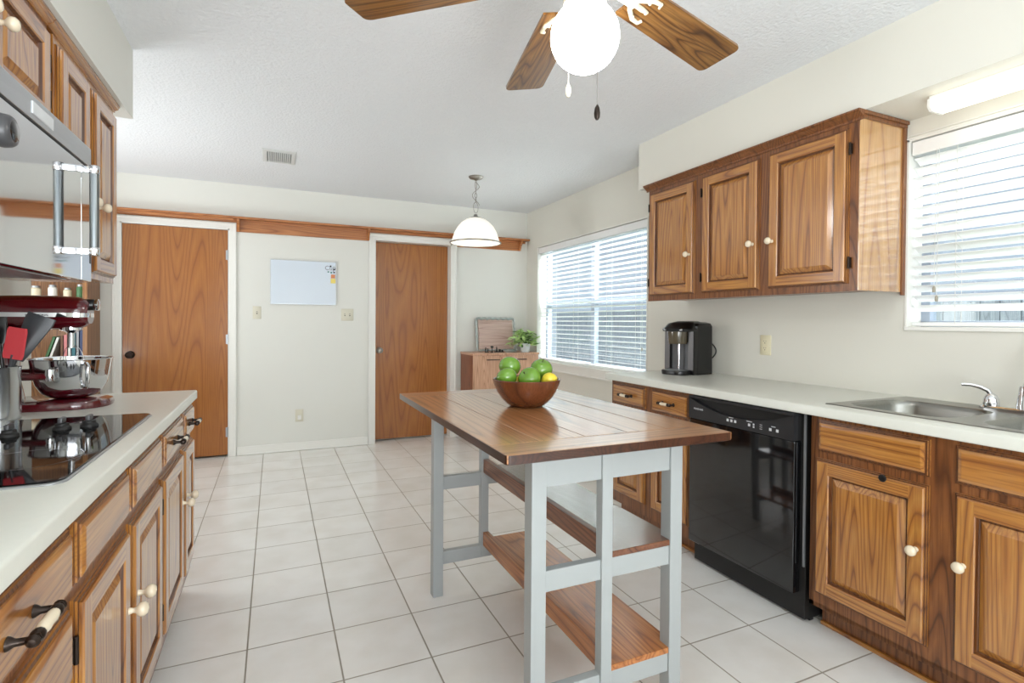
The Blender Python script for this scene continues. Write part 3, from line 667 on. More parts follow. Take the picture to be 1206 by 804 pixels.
# ------------------------------------------------------------------ sink and faucet
sk = thing('kitchen_sink', 'stainless steel double-bowl sink set into the white countertop', 'sink', (2.28, 0.98, 0.80))
b = MB(); z = CT+0.0035
def bowl(cy0, cy1, cx0, cx1, oy0, oy1, ox0, ox1):
    cx, cy, w, h = (cx0+cx1)/2, (cy0+cy1)/2, cx1-cx0, cy1-cy0
    rings = [rrect((ox0+ox1)/2, (oy0+oy1)/2, ox1-ox0, oy1-oy0, 0.0005, z), rrect(cx, cy, w, h, 0.085, z), rrect(cx, cy, w-0.012, h-0.012, 0.082, z-0.006), rrect(cx, cy, w-0.020, h-0.020, 0.080, z-0.02),
             rrect(cx, cy, w-0.035, h-0.035, 0.075, z-0.13), rrect(cx, cy, w-0.06, h-0.06, 0.07, z-0.155), rrect(cx, cy, w-0.11, h-0.11, 0.06, z-0.165), rrect(cx, cy, 0.09, 0.09, 0.044, z-0.168)]
    b.loft(rings, 0, False, True)
ym = 0.972
bowl(1.012, 1.372, 2.055, 2.420, ym, SK[3], SK[0], SK[1]); bowl(0.585, 0.940, 2.055, 2.420, SK[2], ym, SK[0], SK[1])
# rim skirt
o1 = rrect((SK[0]+SK[1])/2, (SK[2]+SK[3])/2, SK[1]-SK[0], SK[3]-SK[2], 0.0005, z); o2 = rrect((SK[0]+SK[1])/2, (SK[2]+SK[3])/2, SK[1]-SK[0]+0.008, SK[3]-SK[2]+0.008, 0.004, CT+0.0004)
b.loft([o1, o2], 0, False, False)
b.build('basin', SINKS, sk)
fa = thing('faucet', 'chrome kitchen faucet with curved lever on the sink deck, under the window', 'faucet', (2.475, 0.985, z))
zf = z+0.0005
b = MB(); ring = lambda w, h, r, zz: rrect(2.475, 0.972, w, h, r, zz)
b.loft([ring(0.056, 0.27, 0.026, zf), ring(0.056, 0.27, 0.026, zf+0.008), ring(0.044, 0.258, 0.02, zf+0.013)]); b.build('deck_plate', CHROME, fa)
b = MB(); b.lathe([(0.024, 0), (0.025, 0.012), (0.023, 0.028), (0.017, 0.042), (0.006, 0.049), (0, 0.050)], (2.475, 1.072, zf+0.010), seg=20)
b.tube([(2.475, 1.072, zf+0.052), (2.472, 1.082, zf+0.068), (2.462, 1.102, zf+0.080), (2.45, 1.125, zf+0.086), (2.436, 1.150, zf+0.086)], [0.008, 0.0085, 0.0085, 0.0075, 0.0065], 12); b.build('lever', CHROME, fa)
b = MB(); b.lathe([(0.026, 0), (0.025, 0.02), (0.021, 0.055), (0.0185, 0.075), (0.0165, 0.085)], (2.475, 0.972, zf+0.010), seg=20)
pts = [(2.475, 0.966, zf+0.08), (2.472, 0.957, zf+0.12), (2.465, 0.940, zf+0.17), (2.450, 0.905, zf+0.215), (2.42, 0.855, zf+0.235), (2.385, 0.80, zf+0.228)]; b.tube(pts, [0.0165, 0.0165, 0.016, 0.016, 0.0165, 0.017], 14); b.build('spout', CHROME, fa)
MB().lathe([(0.016, 0), (0.0185, 0.01), (0.0185, 0.07), (0.0165, 0.085), (0, 0.085)], (2.387, 0.803, zf+0.2285), (-0.5, -0.75, -0.35), seg=16).build('spray_head', CHROME, fa)

# ------------------------------------------------------------------ coffee maker
cm = thing('coffee_maker', 'black single-cup coffee maker with silver tray on the countertop beside the wall cabinet', 'coffee maker', (2.372, 2.600, CT+0.0005), rz=R(191))
b = MB()   # local: +x is the front
def rpl(cx, cy, w, h, r, z): return rrect(cx, cy, w, h, r, z)
b.loft([rpl(-0.055, 0, 0.19, 0.225, 0.03, 0), rpl(-0.055, 0, 0.19, 0.225, 0.03, 0.02), rpl(-0.055, 0, 0.186, 0.222, 0.03, 0.30), rpl(-0.06, 0, 0.165, 0.205, 0.03, 0.318), rpl(-0.065, 0, 0.12, 0.16, 0.03, 0.326)])
for s_ in (-1, 1): b.box(-0.02, 0.055, s_*0.088-0.022, s_*0.088+0.022, 0.0, 0.272, 0.006)
b.build('housing', BLACKP, cm, world=False)
b = MB()
for s_ in (-1, 1): b.box(0.0555, 0.058, s_*0.088-0.019, s_*0.088+0.019, 0.03, 0.268, 0.001)
b.build('front_trim', PILLAR, cm, world=False)
MB().box(0.035, 0.040, -0.066, 0.066, 0.03, 0.20, 0.001).build('back_plate', DARKGREY, cm, world=False)
MB().lathe([(0.056, 0.19), (0.058, 0.20), (0.062, 0.255), (0.062, 0.266)], (0.068, 0, 0), seg=28).build('brew_head', SMOKE, cm, world=False)
b = MB(); b.loft([rpl(0.0, 0, 0.24, 0.21, 0.06, 0.268), rpl(0.0, 0, 0.245, 0.215, 0.06, 0.282), rpl(-0.015, 0, 0.20, 0.18, 0.06, 0.318), rpl(-0.03, 0, 0.13, 0.11, 0.05, 0.332)]); b.build('lid', BLACKP, cm, world=False)
b = MB(); b.box(0.112, 0.121, -0.07, 0.07, 0.272, 0.284, 0.004); b.build('lid_handle', SILVER, cm, world=False)
b = MB(); b.loft([rpl(0.075, 0, 0.15, 0.17, 0.06, 0), rpl(0.075, 0, 0.155, 0.175, 0.06, 0.022), rpl(0.075, 0, 0.15, 0.17, 0.058, 0.027)]); dt = b.build('drip_tray', BLACKP, cm, world=False)
b = MB(); b.loft([rpl(0.078, 0, 0.125, 0.145, 0.05, 0.0272), rpl(0.078, 0, 0.12, 0.14, 0.05, 0.030)]); b.build('drip_plate', SILVER, dt, world=False)
MB().tube([(0.070, 0.012, 0.191), (0.070, 0.012, 0.031)], 0.006, 10).build('water_stream_guide', CHROME, cm, world=False)
pts = []
for i in range(13):
    a = math.pi*(i/12); pts.append((-0.135-0.030*math.sin(a)-0.015, 0.06+0.045*math.sin(a), 0.215-0.145*(i/12)))
MB().tube(pts, 0.0042, 8).build('power_cord', BLACKM, cm, world=False)

# ------------------------------------------------------------------ outlets, switches
def plate(nm, c, n, w, h, kind, label, cat, m):
    n = Vector(n); up = Vector((0, 0, 1)); u = up.cross(n); c = Vector(c); b = MB(); G = None
    r_ = [ring_rect(c-u*w/2-up*h/2, u, up, n, w, h, i, z_) for i, z_ in ((0, 0), (0, 0.003), (0.004, 0.006))]
    root = thing(nm, label, cat, c)
    b.loft(r_).build('cover_plate', m, root)
    def rb(cu, cv, ww, hh, d0, d1, mm, name):
        b2 = MB(); b2.loft([ring_rect(c+u*(cu-ww/2)+up*(cv-hh/2), u, up, n, ww, hh, i, z_) for i, z_ in ((0, d0), (0, d1))]); return b2.build(name, mm, root)
    if kind == 'outlet':
        for dz in (0.0195, -0.0195):
            rb(0, dz, 0.034, 0.028, 0.006, 0.0075, m, 'socket')
            for du, hh in ((-0.0065, 0.008), (0.0065, 0.0065)): rb(du, dz+0.004, 0.0022, hh, 0.0075, 0.0078, SLOT, 'slot')
            rb(0, dz-0.007, 0.005, 0.005, 0.0075, 0.0078, SLOT, 'slot')
    elif kind == 'toggle':
        for du in ([0] if w < 0.09 else [-0.023, 0.023]):
            rb(du, 0, 0.010, 0.024, 0.006, 0.0065, SLOT, 'slot'); rb(du, 0.003, 0.008, 0.011, 0.0065, 0.016, m, 'toggle')
    elif kind == 'jack':
        rb(0, 0.022, 0.034, 0.028, 0.006, 0.0075, m, 'socket'); rb(0, -0.016, 0.030, 0.036, 0.006, 0.028, TRIM, 'plug_in_light')
    return root
plate('wall_outlet', (WX-0.0003, 2.172, 1.098), (-1, 0, 0), 0.072, 0.115, 'outlet', 'ivory double outlet on the wall under the oak wall cabinet', 'outlet', IVORY)
plate('light_switch', (-0.146, BY-0.0003, 1.291), (0, -1, 0), 0.070, 0.115, 'toggle', 'single light switch right of the brown door, left of the whiteboard', 'switch', ALMOND)
plate('light_switch', (0.646, BY-0.0003, 1.281), (0, -1, 0), 0.115, 0.115, 'toggle', 'double light switch beneath the right corner of the whiteboard', 'switch', ALMOND)
plate('wall_outlet', (0.215, BY-0.0003, 0.329), (0, -1, 0), 0.070, 0.115, 'jack', 'low outlet with a white plug-in on the back wall near the floor', 'outlet', ALMOND)

# ------------------------------------------------------------------ whiteboard
wb = thing('whiteboard', 'small frameless whiteboard hanging on the back wall between the doors', 'whiteboard', (0.25, BY, 1.37))
x0, x1, z0, z1 = -0.036, 0.540, 1.371, 1.784
MB().box(x0, x1, BY-0.016, BY-0.001, z0, z1, 0.002).build('frame', BOARDF, wb)
bs = MB().box(x0+0.006, x1-0.006, BY-0.0175, BY-0.0155, z0+0.006, z1-0.006).build('writing_surface', BOARD, wb)
lettering(bs, 'Cup', 0.060, (0.435, BY-0.0178, 1.705), (1, 0, 0), (0, 0, 1), INK, depth=0.0002)
GM = 'magnets on the whiteboard'
def magnet(x, z, r, m, label):
    tag(MB().lathe([(r, 0), (r, 0.003), (r*0.8, 0.005), (0, 0.0055)], (x, BY-0.0177, z), (0, -1, 0), 14).build('magnet', m), label, 'magnet', GM)
magnet(0.488, 1.742, 0.0085, IRON, 'dark round magnet topmost on the whiteboard')
magnet(0.520, 1.737, 0.0080, GALV, 'grey round magnet near the whiteboard top right corner')
magnet(0.521, 1.712, 0.0085, IRON, 'dark round magnet at the whiteboard right edge below the grey one')
magnet(0.468, 1.688, 0.0075, TEAL, 'teal magnet leftmost of the lower row on the whiteboard')
magnet(0.495, 1.682, 0.0085, TEAL, 'teal magnet in the middle of the lower row on the whiteboard')
magnet(0.521, 1.684, 0.0080, IRON, 'dark magnet rightmost of the lower row on the whiteboard')
tag(MB().box(0.492, 0.530, BY-0.0190, BY-0.0177, 1.628, 1.664).build('photo_card', PHOTO), 'tiny orange and dark picture card stuck above the yellow note', 'card')
tag(MB().box(0.490, 0.534, BY-0.0200, BY-0.0177, 1.580, 1.624).build('sticky_note', YELLOW), 'small square yellow sticky note on the whiteboard right edge', 'note')

# ------------------------------------------------------------------ ceiling vent
cv = thing('ceiling_vent', 'small white louvred air vent on the ceiling', 'vent', (0.03, 4.30, CZ))
b = MB(); vx0, vx1, vy0, vy1 = -0.085, 0.145, 4.14, 4.47; zz = CZ-0.0003
def ringb(i, z_): return [(vx0+i, vy0+i, z_), (vx1-i, vy0+i, z_), (vx1-i, vy1-i, z_), (vx0+i, vy1-i, z_)]
b.loft([ringb(0, zz), ringb(0.004, zz-0.006), ringb(0.030, zz-0.012), ringb(0.034, zz-0.008), ringb(0.034, zz-0.001)], 0, False, False); b.build('frame', VENTM, cv)
b = MB()
for i in range(11):
    x = vx0+0.045+i*0.014; b.M = Matrix.Translation((x, 0, zz-0.007)) @ Matrix.Rotation(R(38), 4, 'Y'); b.box(-0.006, 0.006, vy0+0.034, vy1-0.034, -0.0006, 0.0006)
b.build('louvres', VENTM, cv)
MB().box(vx0+0.034, vx1-0.034, vy0+0.034, vy1-0.034, zz-0.002, zz-0.0005).build('throat', VENTD, cv)

# ------------------------------------------------------------------ blinds
def blind(label, w, X, tilt, pitch, zb, cords, tassels=None, gap=0.014):
    y0, y1 = w[0]+gap, w[1]-gap; zt = w[3]-0.012
    r = thing('window_blind', label, 'blind', (X, (y0+y1)/2, zb), 'white slatted blinds in the right wall windows')
    MB().box(X-0.034, X+0.028, y0, y1, zt-0.060, zt, 0.004).build('valance', BLINDM, r)
    b = MB(); z = zt-0.085; hw = 0.025
    zs = []
    while z > zb+0.045:
        zs.append(z); z -= pitch
    a = R(tilt)
    for z in zs:
        rings = []
        for y in (y0+0.004, y1-0.004):
            ring = []
            for t in (-1, -0.5, 0, 0.5, 1): ring.append((X+t*hw*math.cos(a), y, z-t*hw*math.sin(a)+0.0022*(1-t*t)))
            for t in (1, 0.5, 0, -0.5, -1): ring.append((X+t*hw*math.cos(a), y, z-t*hw*math.sin(a)+0.0022*(1-t*t)-0.0026))
            rings.append(ring)
        b.loft(rings)
    b.build('slats', BLINDM, r)
    MB().box(X-0.024, X+0.024, y0+0.004, y1-0.004, zb, zb+0.018, 0.005).build('bottom_rail', BLINDM, r)
    b = MB()
    for y in cords:
        for dx in (-hw-0.002, hw+0.002): b.cyl((X+dx*math.cos(a), y, zb+0.01), (X+dx*math.cos(a), y, zt-0.03), 0.0011, 5)
        for z in zs: b.cyl((X-hw, y, z+hw*math.sin(a)-0.004), (X+hw, y, z-hw*math.sin(a)-0.004), 0.0008, 4)
    b.build('ladder_cords', CORD, r)
    if tassels:
        for y, ztas in tassels:
            p = MB().cyl((X-0.040, y, ztas), (X-0.036, y, zt-0.055), 0.0011, 5).build('pull_cord', CORD, r)
            MB().lathe([(0.003, 0.026), (0.006, 0.020), (0.0065, 0.004), (0.005, 0), (0, 0)], (X-0.040, y, ztas-0.014), seg=10).build('tassel', TASSEL, p)
    return r
blind('large white slatted blind in the window behind the fruit bowl', W1, 2.628, 9, 0.0435, 0.823, [3.40, 3.80, 4.35, 4.78], [(3.30, 1.02)])
blind('white slatted blind in the window above the sink', W2, 2.625, 30, 0.0435, 1.215, [1.255, 0.80, 0.5], [(1.325, 1.375), (1.315, 1.335)])

# ------------------------------------------------------------------ under-soffit strip light
fl = thing('strip_light', 'lit white fluorescent strip light under the soffit above the sink window', 'light', (2.41, 0.7, 2.07))
MB().box(2.372, 2.462, 0.03, 1.245, 2.116, 2.1295, 0.002).build('housing', TRIM, fl)
b = MB(); b.prism([(2.365, 2.115), (2.365, 2.085), (2.378, 2.072), (2.455, 2.072), (2.468, 2.085), (2.468, 2.115)], 'y', 0.04, 1.235); b.build('diffuser', GLOWF, fl)
b = MB()
for y in (0.03, 1.235): b.prism([(2.362, 2.116), (2.362, 2.084), (2.377, 2.069), (2.456, 2.069), (2.471, 2.084), (2.471, 2.116)], 'y', y, y+0.010)
b.build('end_cap', TRIM, fl)

# ------------------------------------------------------------------ ceiling fan
FC = Vector((0.723, 1.165)); BZ = 2.124
fan = thing('ceiling_fan', 'ceiling fan with brown wooden blades and a lit white globe', 'ceiling fan', (FC.x, FC.y, 2.44))
b = MB(); b.lathe([(0.075, 0), (0.078, -0.02), (0.065, -0.045), (0.05, -0.06), (0.05, -0.13), (0.100, -0.155), (0.112, -0.19), (0.112, -0.265), (0.095, -0.300), (0.065, -0.318)], (FC.x, FC.y, 2.4395), seg=32); b.build('motor_housing', FANM, fan)
b = MB(); b.lathe([(0.060, 0), (0.062, -0.035), (0.052, -0.060), (0.055, -0.070), (0.055, -0.092)], (FC.x, FC.y, 2.1215), seg=32); b.build('light_fitter', FANM, fan)
b = MB(); b.sphere((FC.x+0.001, FC.y+0.001, 1.951), 0.0878, 32, 20); b.build('globe', GLOW, fan)
for k in range(5):
    a = R((14.3, 78.7, 143.7, 216, 288)[k])
    M_ = Matrix.Translation((0, 0, BZ-2.44)) @ Matrix.Rotation(a, 4, 'Z') @ Matrix.Rotation(0.044, 4, 'Y') @ Matrix.Rotation(-0.1656, 4, 'X')
    hw0, hw1, r0, r1, rc = 0.058, 0.072, 0.185, 0.645, 0.022
    out = [(r0, -hw0), (r1-rc, -hw1)]
    for i in range(5):
        t = R(-90+90*i/4); out.append((r1-rc+rc*math.cos(t), -hw1+rc+rc*math.sin(t)))
    for i in range(5):
        t = R(90*i/4); out.append((r1-rc+rc*math.cos(t), hw1-rc+rc*math.sin(t)))
    out += [(r1-rc, hw1), (r0, hw0)]
    cl = []
    for q in out:
        if not cl or (Vector(q)-Vector(cl[-1])).length > 1e-5: cl.append(q)
    b = MB(); b.prism(cl, 'z', -0.004, 0.004)
    bl = b.build('blade', BLADE, fan, world=False); bl.matrix_local = M_
    b = MB()
    b.box(0.085, 0.20, -0.012, 0.012, -0.016, -0.008, 0.003)
    for s_ in (-1, 1):
        b.tube([(0.175, 0, -0.008), (0.20, s_*0.02, -0.008), (0.235, s_*0.040, -0.008), (0.262, s_*0.042, -0.008), (0.268, s_*0.030, -0.008)], [0.006, 0.007, 0.007, 0.006, 0.004], 8)
    b.tube([(0.19, 0, -0.008), (0.23, 0, -0.008), (0.255, 0, -0.008)], [0.007, 0.008, 0.004], 8)
    for p in ((0.225, 0.03), (0.225, -0.03), (0.245, 0)): b.lathe([(0.005, 0), (0.004, 0.003), (0, 0.004)], (p[0], p[1], -0.014), (0, 0, -1), 8)
    b.build('blade_bracket', FANM, bl, world=False)
b = MB(); px, py = 0.757, 1.250
def chain(px, py, zt_, zb_, m2, L_):
    c_ = MB().cyl((px, py, zb_), (px, py, zt_), 0.0011, 6).build('pull_chain', NICKEL, fan)
    MB().lathe([(0.002, 0.018), (0.006, 0.010), (0.0075, -0.002), (0.0065, -0.012), (0.003, -0.018), (0, -0.018)], (px, py, zb_-L_), seg=12).build('pull_fob', m2, c_)
chain(0.701, 1.071, 2.08, 1.738, BRONZE, 0.016)
chain(0.738, 1.272, 2.08, 1.876, FANM, 0.016)

# ------------------------------------------------------------------ pendant lamp
PC = (1.541, 4.181)
pn = thing('pendant_lamp', 'white glass dome pendant lamp hanging on a chain in the breakfast area', 'pendant lamp', (PC[0], PC[1], 2.44))
MB().lathe([(0.062, 0), (0.062, -0.006), (0.052, -0.018), (0.02, -0.026), (0.008, -0.034)], (PC[0], PC[1], 2.4397), seg=28).build('canopy', NICKEL, pn)
b = MB(); zc = 2.405; i = 0
def link(b, z0, hw, hh, rot):
    pts = [(PC[0]+hw*math.cos(t)*math.cos(rot), PC[1]+hw*math.cos(t)*math.sin(rot), z0+hh*math.sin(t)) for t in [2*math.pi*k/14 for k in range(14)]]
    b.tube(pts, 0.0022, 6, closed=True)
link(b, 2.372, 0.008, 0.038, 0.3); link(b, 2.318, 0.022, 0.022, 1.2); link(b, 2.282, 0.010, 0.020, 0.2); link(b, 2.245, 0.010, 0.020, 1.4); link(b, 2.180, 0.027, 0.046, 0.4)
pts = [(PC[0]+0.032*math.sin(k*0.9), PC[1]+0.016*math.cos(k*0.9), 2.40-0.022*k) for k in range(10)]
b.tube(pts, 0.0022, 6); b.build('chain', NICKEL, pn)
MB().lathe([(0.006, 0.040), (0.014, 0.036), (0.018, 0.020), (0.046, 0.008), (0.050, 0.0)], (PC[0], PC[1], 2.087), seg=24).build('shade_cap', NICKEL, pn)
dome = [(0.045, 2.092), (0.080, 2.080), (0.120, 2.052), (0.152, 2.015), (0.176, 1.972), (0.190, 1.932), (0.200, 1.902), (0.208, 1.885)]
inner = [(r_-0.004, z_-0.003) for r_, z_ in reversed(dome)]
MB().lathe(dome+inner, (PC[0], PC[1], 0), seg=40).build('shade', GLOWP, pn)
b = MB(); b.tube([(PC[0]+0.212*math.cos(t), PC[1]+0.212*math.sin(t), 1.884) for t in [2*math.pi*k/48 for k in range(48)]], 0.0065, 8, closed=True); b.build('rim', NICKEL, pn)
MB().sphere((PC[0], PC[1], 2.03), 0.032, 16, 10).build('bulb', pmat('lit_bulb', rgb(255, 244, 220), 0.4, emit=(1, 0.92, 0.78, 1), estr=14), pn)

# ------------------------------------------------------------------ sideboard with ornaments
sb = thing('sideboard', 'light wooden sideboard with thin dark handles in the back right corner', 'sideboard', (2.15, 5.12, 0))
sx0, sx1, sy0, sy1, sz = 1.802, 2.530, 4.935, 5.318, 0.905
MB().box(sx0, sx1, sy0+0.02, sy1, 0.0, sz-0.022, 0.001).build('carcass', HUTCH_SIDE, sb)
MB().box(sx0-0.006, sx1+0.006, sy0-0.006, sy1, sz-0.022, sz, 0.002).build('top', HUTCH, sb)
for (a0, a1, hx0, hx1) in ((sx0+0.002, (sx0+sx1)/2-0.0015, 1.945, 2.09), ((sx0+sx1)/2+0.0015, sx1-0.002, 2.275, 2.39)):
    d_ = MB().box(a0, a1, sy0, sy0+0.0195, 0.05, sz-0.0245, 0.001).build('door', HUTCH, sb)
    MB().box(hx0, hx1, sy0-0.012, sy0, 0.835, 0.842, 0.002).build('handle', IRON, d_)
tr_ = thing('serving_tray', 'wooden tray in a scalloped silver frame leaning against the wall on the sideboard', 'tray', (2.18, 5.235, sz+0.0005))
tr_.rotation_euler = (R(-9), 0, 0)
tw, th = 0.46, 0.365
MB().box(-tw/2+0.03, tw/2-0.03, 0, 0.012, 0.025, th-0.02, 0.001).build('panel', TRAYW, tr_, world=False)
b = MB()
def scallop(p0, p1, n, outward):
    p0, p1 = Vector(p0), Vector(p1); pts = []
    for i in range(n*6+1):
        t = i/(n*6); q = p0.lerp(p1, t)+Vector(outward)*(0.007*abs(math.sin(math.pi*n*t))); pts.append((q.x, -0.003, q.z))
    return pts
b.tube(scallop((-tw/2+0.012, 0, th-0.014), (tw/2-0.012, 0, th-0.014), 7, (0, 0, 1)), 0.014, 8)
b.tube(scallop((-tw/2+0.012, 0, 0.016), (tw/2-0.012, 0, 0.016), 7, (0, 0, -1)), 0.010, 8)
b.tube(scallop((-tw/2+0.012, 0, 0.016), (-tw/2+0.012, 0, th-0.014), 4, (-1, 0, 0)), 0.011, 8)
b.tube(scallop((tw/2-0.012, 0, 0.016), (tw/2-0.012, 0, th-0.014), 4, (1, 0, 0)), 0.011, 8); b.build('frame', GALV, tr_, world=False)
for s_ in (-1, 1):
    MB().tube([(s_*(tw/2-0.012), -0.012, 0.12), (s_*(tw/2-0.008), -0.028, 0.15), (s_*(tw/2-0.008), -0.028, 0.21), (s_*(tw/2-0.012), -0.012, 0.24)], 0.006, 8).build('handle', GALV, tr_, world=False)
GO = 'small dark metal ornaments on the sideboard'
b = MB(); zz = sz+0.0005
for i, (dx, h) in enumerate(((0, 0.055), (0.022, 0.045))):
    b.lathe([(0.011, 0), (0.010, 0.004), (0.004, 0.010), (0.006, h*0.4), (0.0085, h*0.6), (0.004, h*0.75), (0.007, h*0.88), (0, h)], (1.992+dx, 5.08, zz), seg=12)
b.box(1.982, 2.026, 5.072, 5.088, zz, zz+0.004); tag(b.build('figurine', IRON), 'pair of tiny dark metal figures at the left of the sideboard top', 'figurine', GO)
b = MB(); b.lathe([(0.017, 0), (0.016, 0.004), (0.004, 0.009), (0.004, 0.045), (0.017, 0.052), (0.018, 0.062), (0.006, 0.064), (0, 0.072)], (2.062, 5.08, zz), seg=16); tag(b.build('candlestick', IRON), 'small dark metal candlestick in front of the leaning tray', 'candlestick', GO)
b = MB(); b.box(2.09, 2.19, 5.072, 5.09, zz, zz+0.010, 0.002); b.lathe([(0.008, 0), (0.006, 0.03), (0.003, 0.05), (0, 0.055)], (2.115, 5.081, zz+0.009), seg=10); b.sphere((2.15, 5.081, zz+0.02), 0.012, 12, 8); b.sphere((2.178, 5.081, zz+0.017), 0.009, 12, 8)
tag(b.build('figurine', IRON), 'low dark metal ornament with round knobs before the leaning tray', 'figurine', GO)
b = MB(); b.tube([(2.20, 5.07, zz+0.012), (2.25, 5.06, zz+0.020), (2.31, 5.065, zz+0.014), (2.325, 5.07, zz+0.019), (2.34, 5.075, zz+0.008)], [0.004, 0.008, 0.0125, 0.008, 0.004], 10); b.box(2.21, 2.335, 5.055, 5.085, zz, zz+0.007, 0.002)
tag(b.build('napkin_weight', GALV), 'low silver ornament lying between the tray and the plant', 'ornament')
pl_ = thing('potted_plant', 'leafy pale green plant in a white pot on the sideboard', 'plant', (2.42, 5.03, zz))
MB().lathe([(0.040, 0), (0.048, 0.02), (0.055, 0.085), (0.057, 0.095), (0.052, 0.095), (0.047, 0.08), (0, 0.078)], (2.42, 5.03, zz), seg=24).build('pot', POT, pl_)
b = MB(); b2 = MB()
for i in range(260):
    az = random.uniform(0, 2*math.pi); el = random.uniform(-0.5, 1.35); rr = random.uniform(0.060, 0.165)
    c = Vector((2.40, 5.03, zz+0.115)) + Vector((math.cos(az)*math.cos(el)*rr*1.05, math.sin(az)*math.cos(el)*rr*0.75, math.sin(el)*rr*0.75))
    ln = random.uniform(0.028, 0.046); d = Vector((math.cos(az), math.sin(az), random.uniform(-0.7, 0.5))).normalized(); sd = d.cross(Vector((random.uniform(-.4, .4), random.uniform(-.4, .4), 1))).normalized(); nn = sd.cross(d)
    tgt = b if random.random() < 0.88 else b2
    A = [c-d*ln, c-d*ln*0.3+sd*ln*0.45+nn*0.002, c+d*ln*0.4+sd*ln*0.38+nn*0.002, c+d*ln, c+d*ln*0.4-sd*ln*0.38+nn*0.002, c-d*ln*0.3-sd*ln*0.45+nn*0.002]
    vs = [tgt.v(p) for p in A]; tgt.f((vs[0], vs[1], vs[2], vs[3])); tgt.f((vs[0], vs[3], vs[4], vs[5]))
for i in range(16):
    az = i*2.4; b2.tube([(2.42, 5.03, zz+0.075), (2.42+0.03*math.cos(az), 5.03+0.03*math.sin(az), zz+0.13), (2.42+0.075*math.cos(az), 5.03+0.06*math.sin(az), zz+0.15)], 0.0016, 5)
b.build('foliage', LEAF, pl_, smooth=0); b2.build('stems_and_lower_leaves', LEAFD, pl_, smooth=0)

# ------------------------------------------------------------------ microwave
mw = thing('microwave', 'over-range microwave of polished steel with a tall bar handle', 'microwave', (-0.74, 1.69, 1.338))
my0, my1, mz0, mz1, mx = 1.312, 2.0765, 1.338, 1.757, -0.530
MB().box(LX+0.003, mx-0.028, my0, my1, mz0+0.012, mz1, 0.002).build('body', BLACKM, mw)
b = MB(); b.box(mx-0.028, mx, my0, my1, 1.696, mz1, 0.003); vt = b.build('top_band', STEEL, mw)
b = MB(); b.box(mx-0.001, mx+0.0006, my0+0.06, my1-0.03, 1.6915, 1.6965); b.build('vent_slot', BLACKM, mw)
MB().box(mx-0.0005, mx+0.0025, 1.628, 1.758, 1.712, 1.742, 0.001).build('badge_plate', BADGE, vt)
md = MB().box(mx-0.027, mx, my0, 1.982, mz0, 1.6905, 0.003).build('door', MIRROR, mw)
MB().box(mx-0.027, mx, 1.984, my1, mz0, 1.6905, 0.003).build('control_strip', MIRROR, mw)
b = MB()
for z_ in (1.662, 1.420):
    b.box(mx, mx+0.036, 1.932, 1.948, z_-0.009, z_+0.009, 0.002, 0); b.lathe([(0.0125, -0.012), (0.0135, -0.010), (0.0135, 0.010), (0.0125, 0.012)], (mx+0.042, 1.940, z_), seg=20, m=0)
b.cyl((mx+0.042, 1.940, 1.424), (mx+0.042, 1.940, 1.658), 0.0118, 20, 1); b.build('handle', [CHROME, DARKST], md, smooth=30)
MB().box(mx-0.0002, mx+0.0008, 2.058, 2.068, 1.395, 1.42).build('latch_mark', BLACKM, mw)
b = MB(); b.box(LX+0.01, mx-0.03, my0+0.01, my1-0.01, mz0+0.004, mz0+0.012); b.box(mx-0.11, mx-0.035, my0+0.1, my1-0.1, mz0-0.002, mz0+0.004, 0.001); b.build('underside_grille', STEEL, mw)
MB().lathe([(0.036, 0), (0.034, 0.012), (0.030, 0.018), (0.024, 0.020)], (mx, 1.480, 1.622), (1, 0, 0), 28).build('dark_disc', DARKGREY, md)  # added dark disc for an unidentified dark spot; no known control
MB().lathe([(0.0238, 0.0195), (0.020, 0.022), (0, 0.0225)], (mx, 1.480, 1.622), (1, 0, 0), 28).build('dark_disc_face', BLACKG, md)

# ------------------------------------------------------------------ cooktop
ck = thing('cooktop', 'black glass cooktop set in the left countertop', 'cooktop', (-0.62, 1.69, CT))
kx, ky, kw, kh = (-0.373-0.872)/2, (1.278+2.100)/2, 0.499, 0.822
MB().loft([rrect(kx, ky, kw+0.008, kh+0.008, 0.03, CT+0.0004), rrect(kx, ky, kw+0.008, kh+0.008, 0.03, CT+0.003), rrect(kx, ky, kw+0.004, kh+0.004, 0.03, CT+0.0045)]).build('trim_frame', SILVER, ck)
MB().loft([rrect(kx, ky, kw, kh, 0.028, CT+0.002), rrect(kx, ky, kw, kh, 0.028, CT+0.006), rrect(kx, ky, kw-0.004, kh-0.004, 0.027, CT+0.0072)]).build('glass_surface', BLACKC, ck, smooth=12)
for (x, y) in ((-0.640, 1.815), (-0.548, 1.880), (-0.492, 1.905), (-0.73, 1.755)):
    k_ = MB().lathe([(0.022, 0), (0.021, 0.006), (0.016, 0.010), (0.015, 0.016), (0, 0.017)], (x, y, CT+0.0073), seg=20).build('knob', BLACKM, ck)
    b = MB(); b.box(x-0.006, x+0.006, y-0.018, y+0.018, CT+0.0245, CT+0.040, 0.004); b.build('knob_grip', DARKGREY, k_)
b = MB()
for (x, y, r_) in ((-0.50, 1.50, 0.10), (-0.74, 1.46, 0.08), (-0.76, 1.92, 0.075)):
    b.loft([[(x+rr_*math.cos(t), y+rr_*math.sin(t), CT+0.00735) for t in [2*math.pi*i/40 for i in range(40)]] for rr_ in (r_, r_-0.003)], 0, False, False)
b.build('burner_ring', DARKGREY, ck)

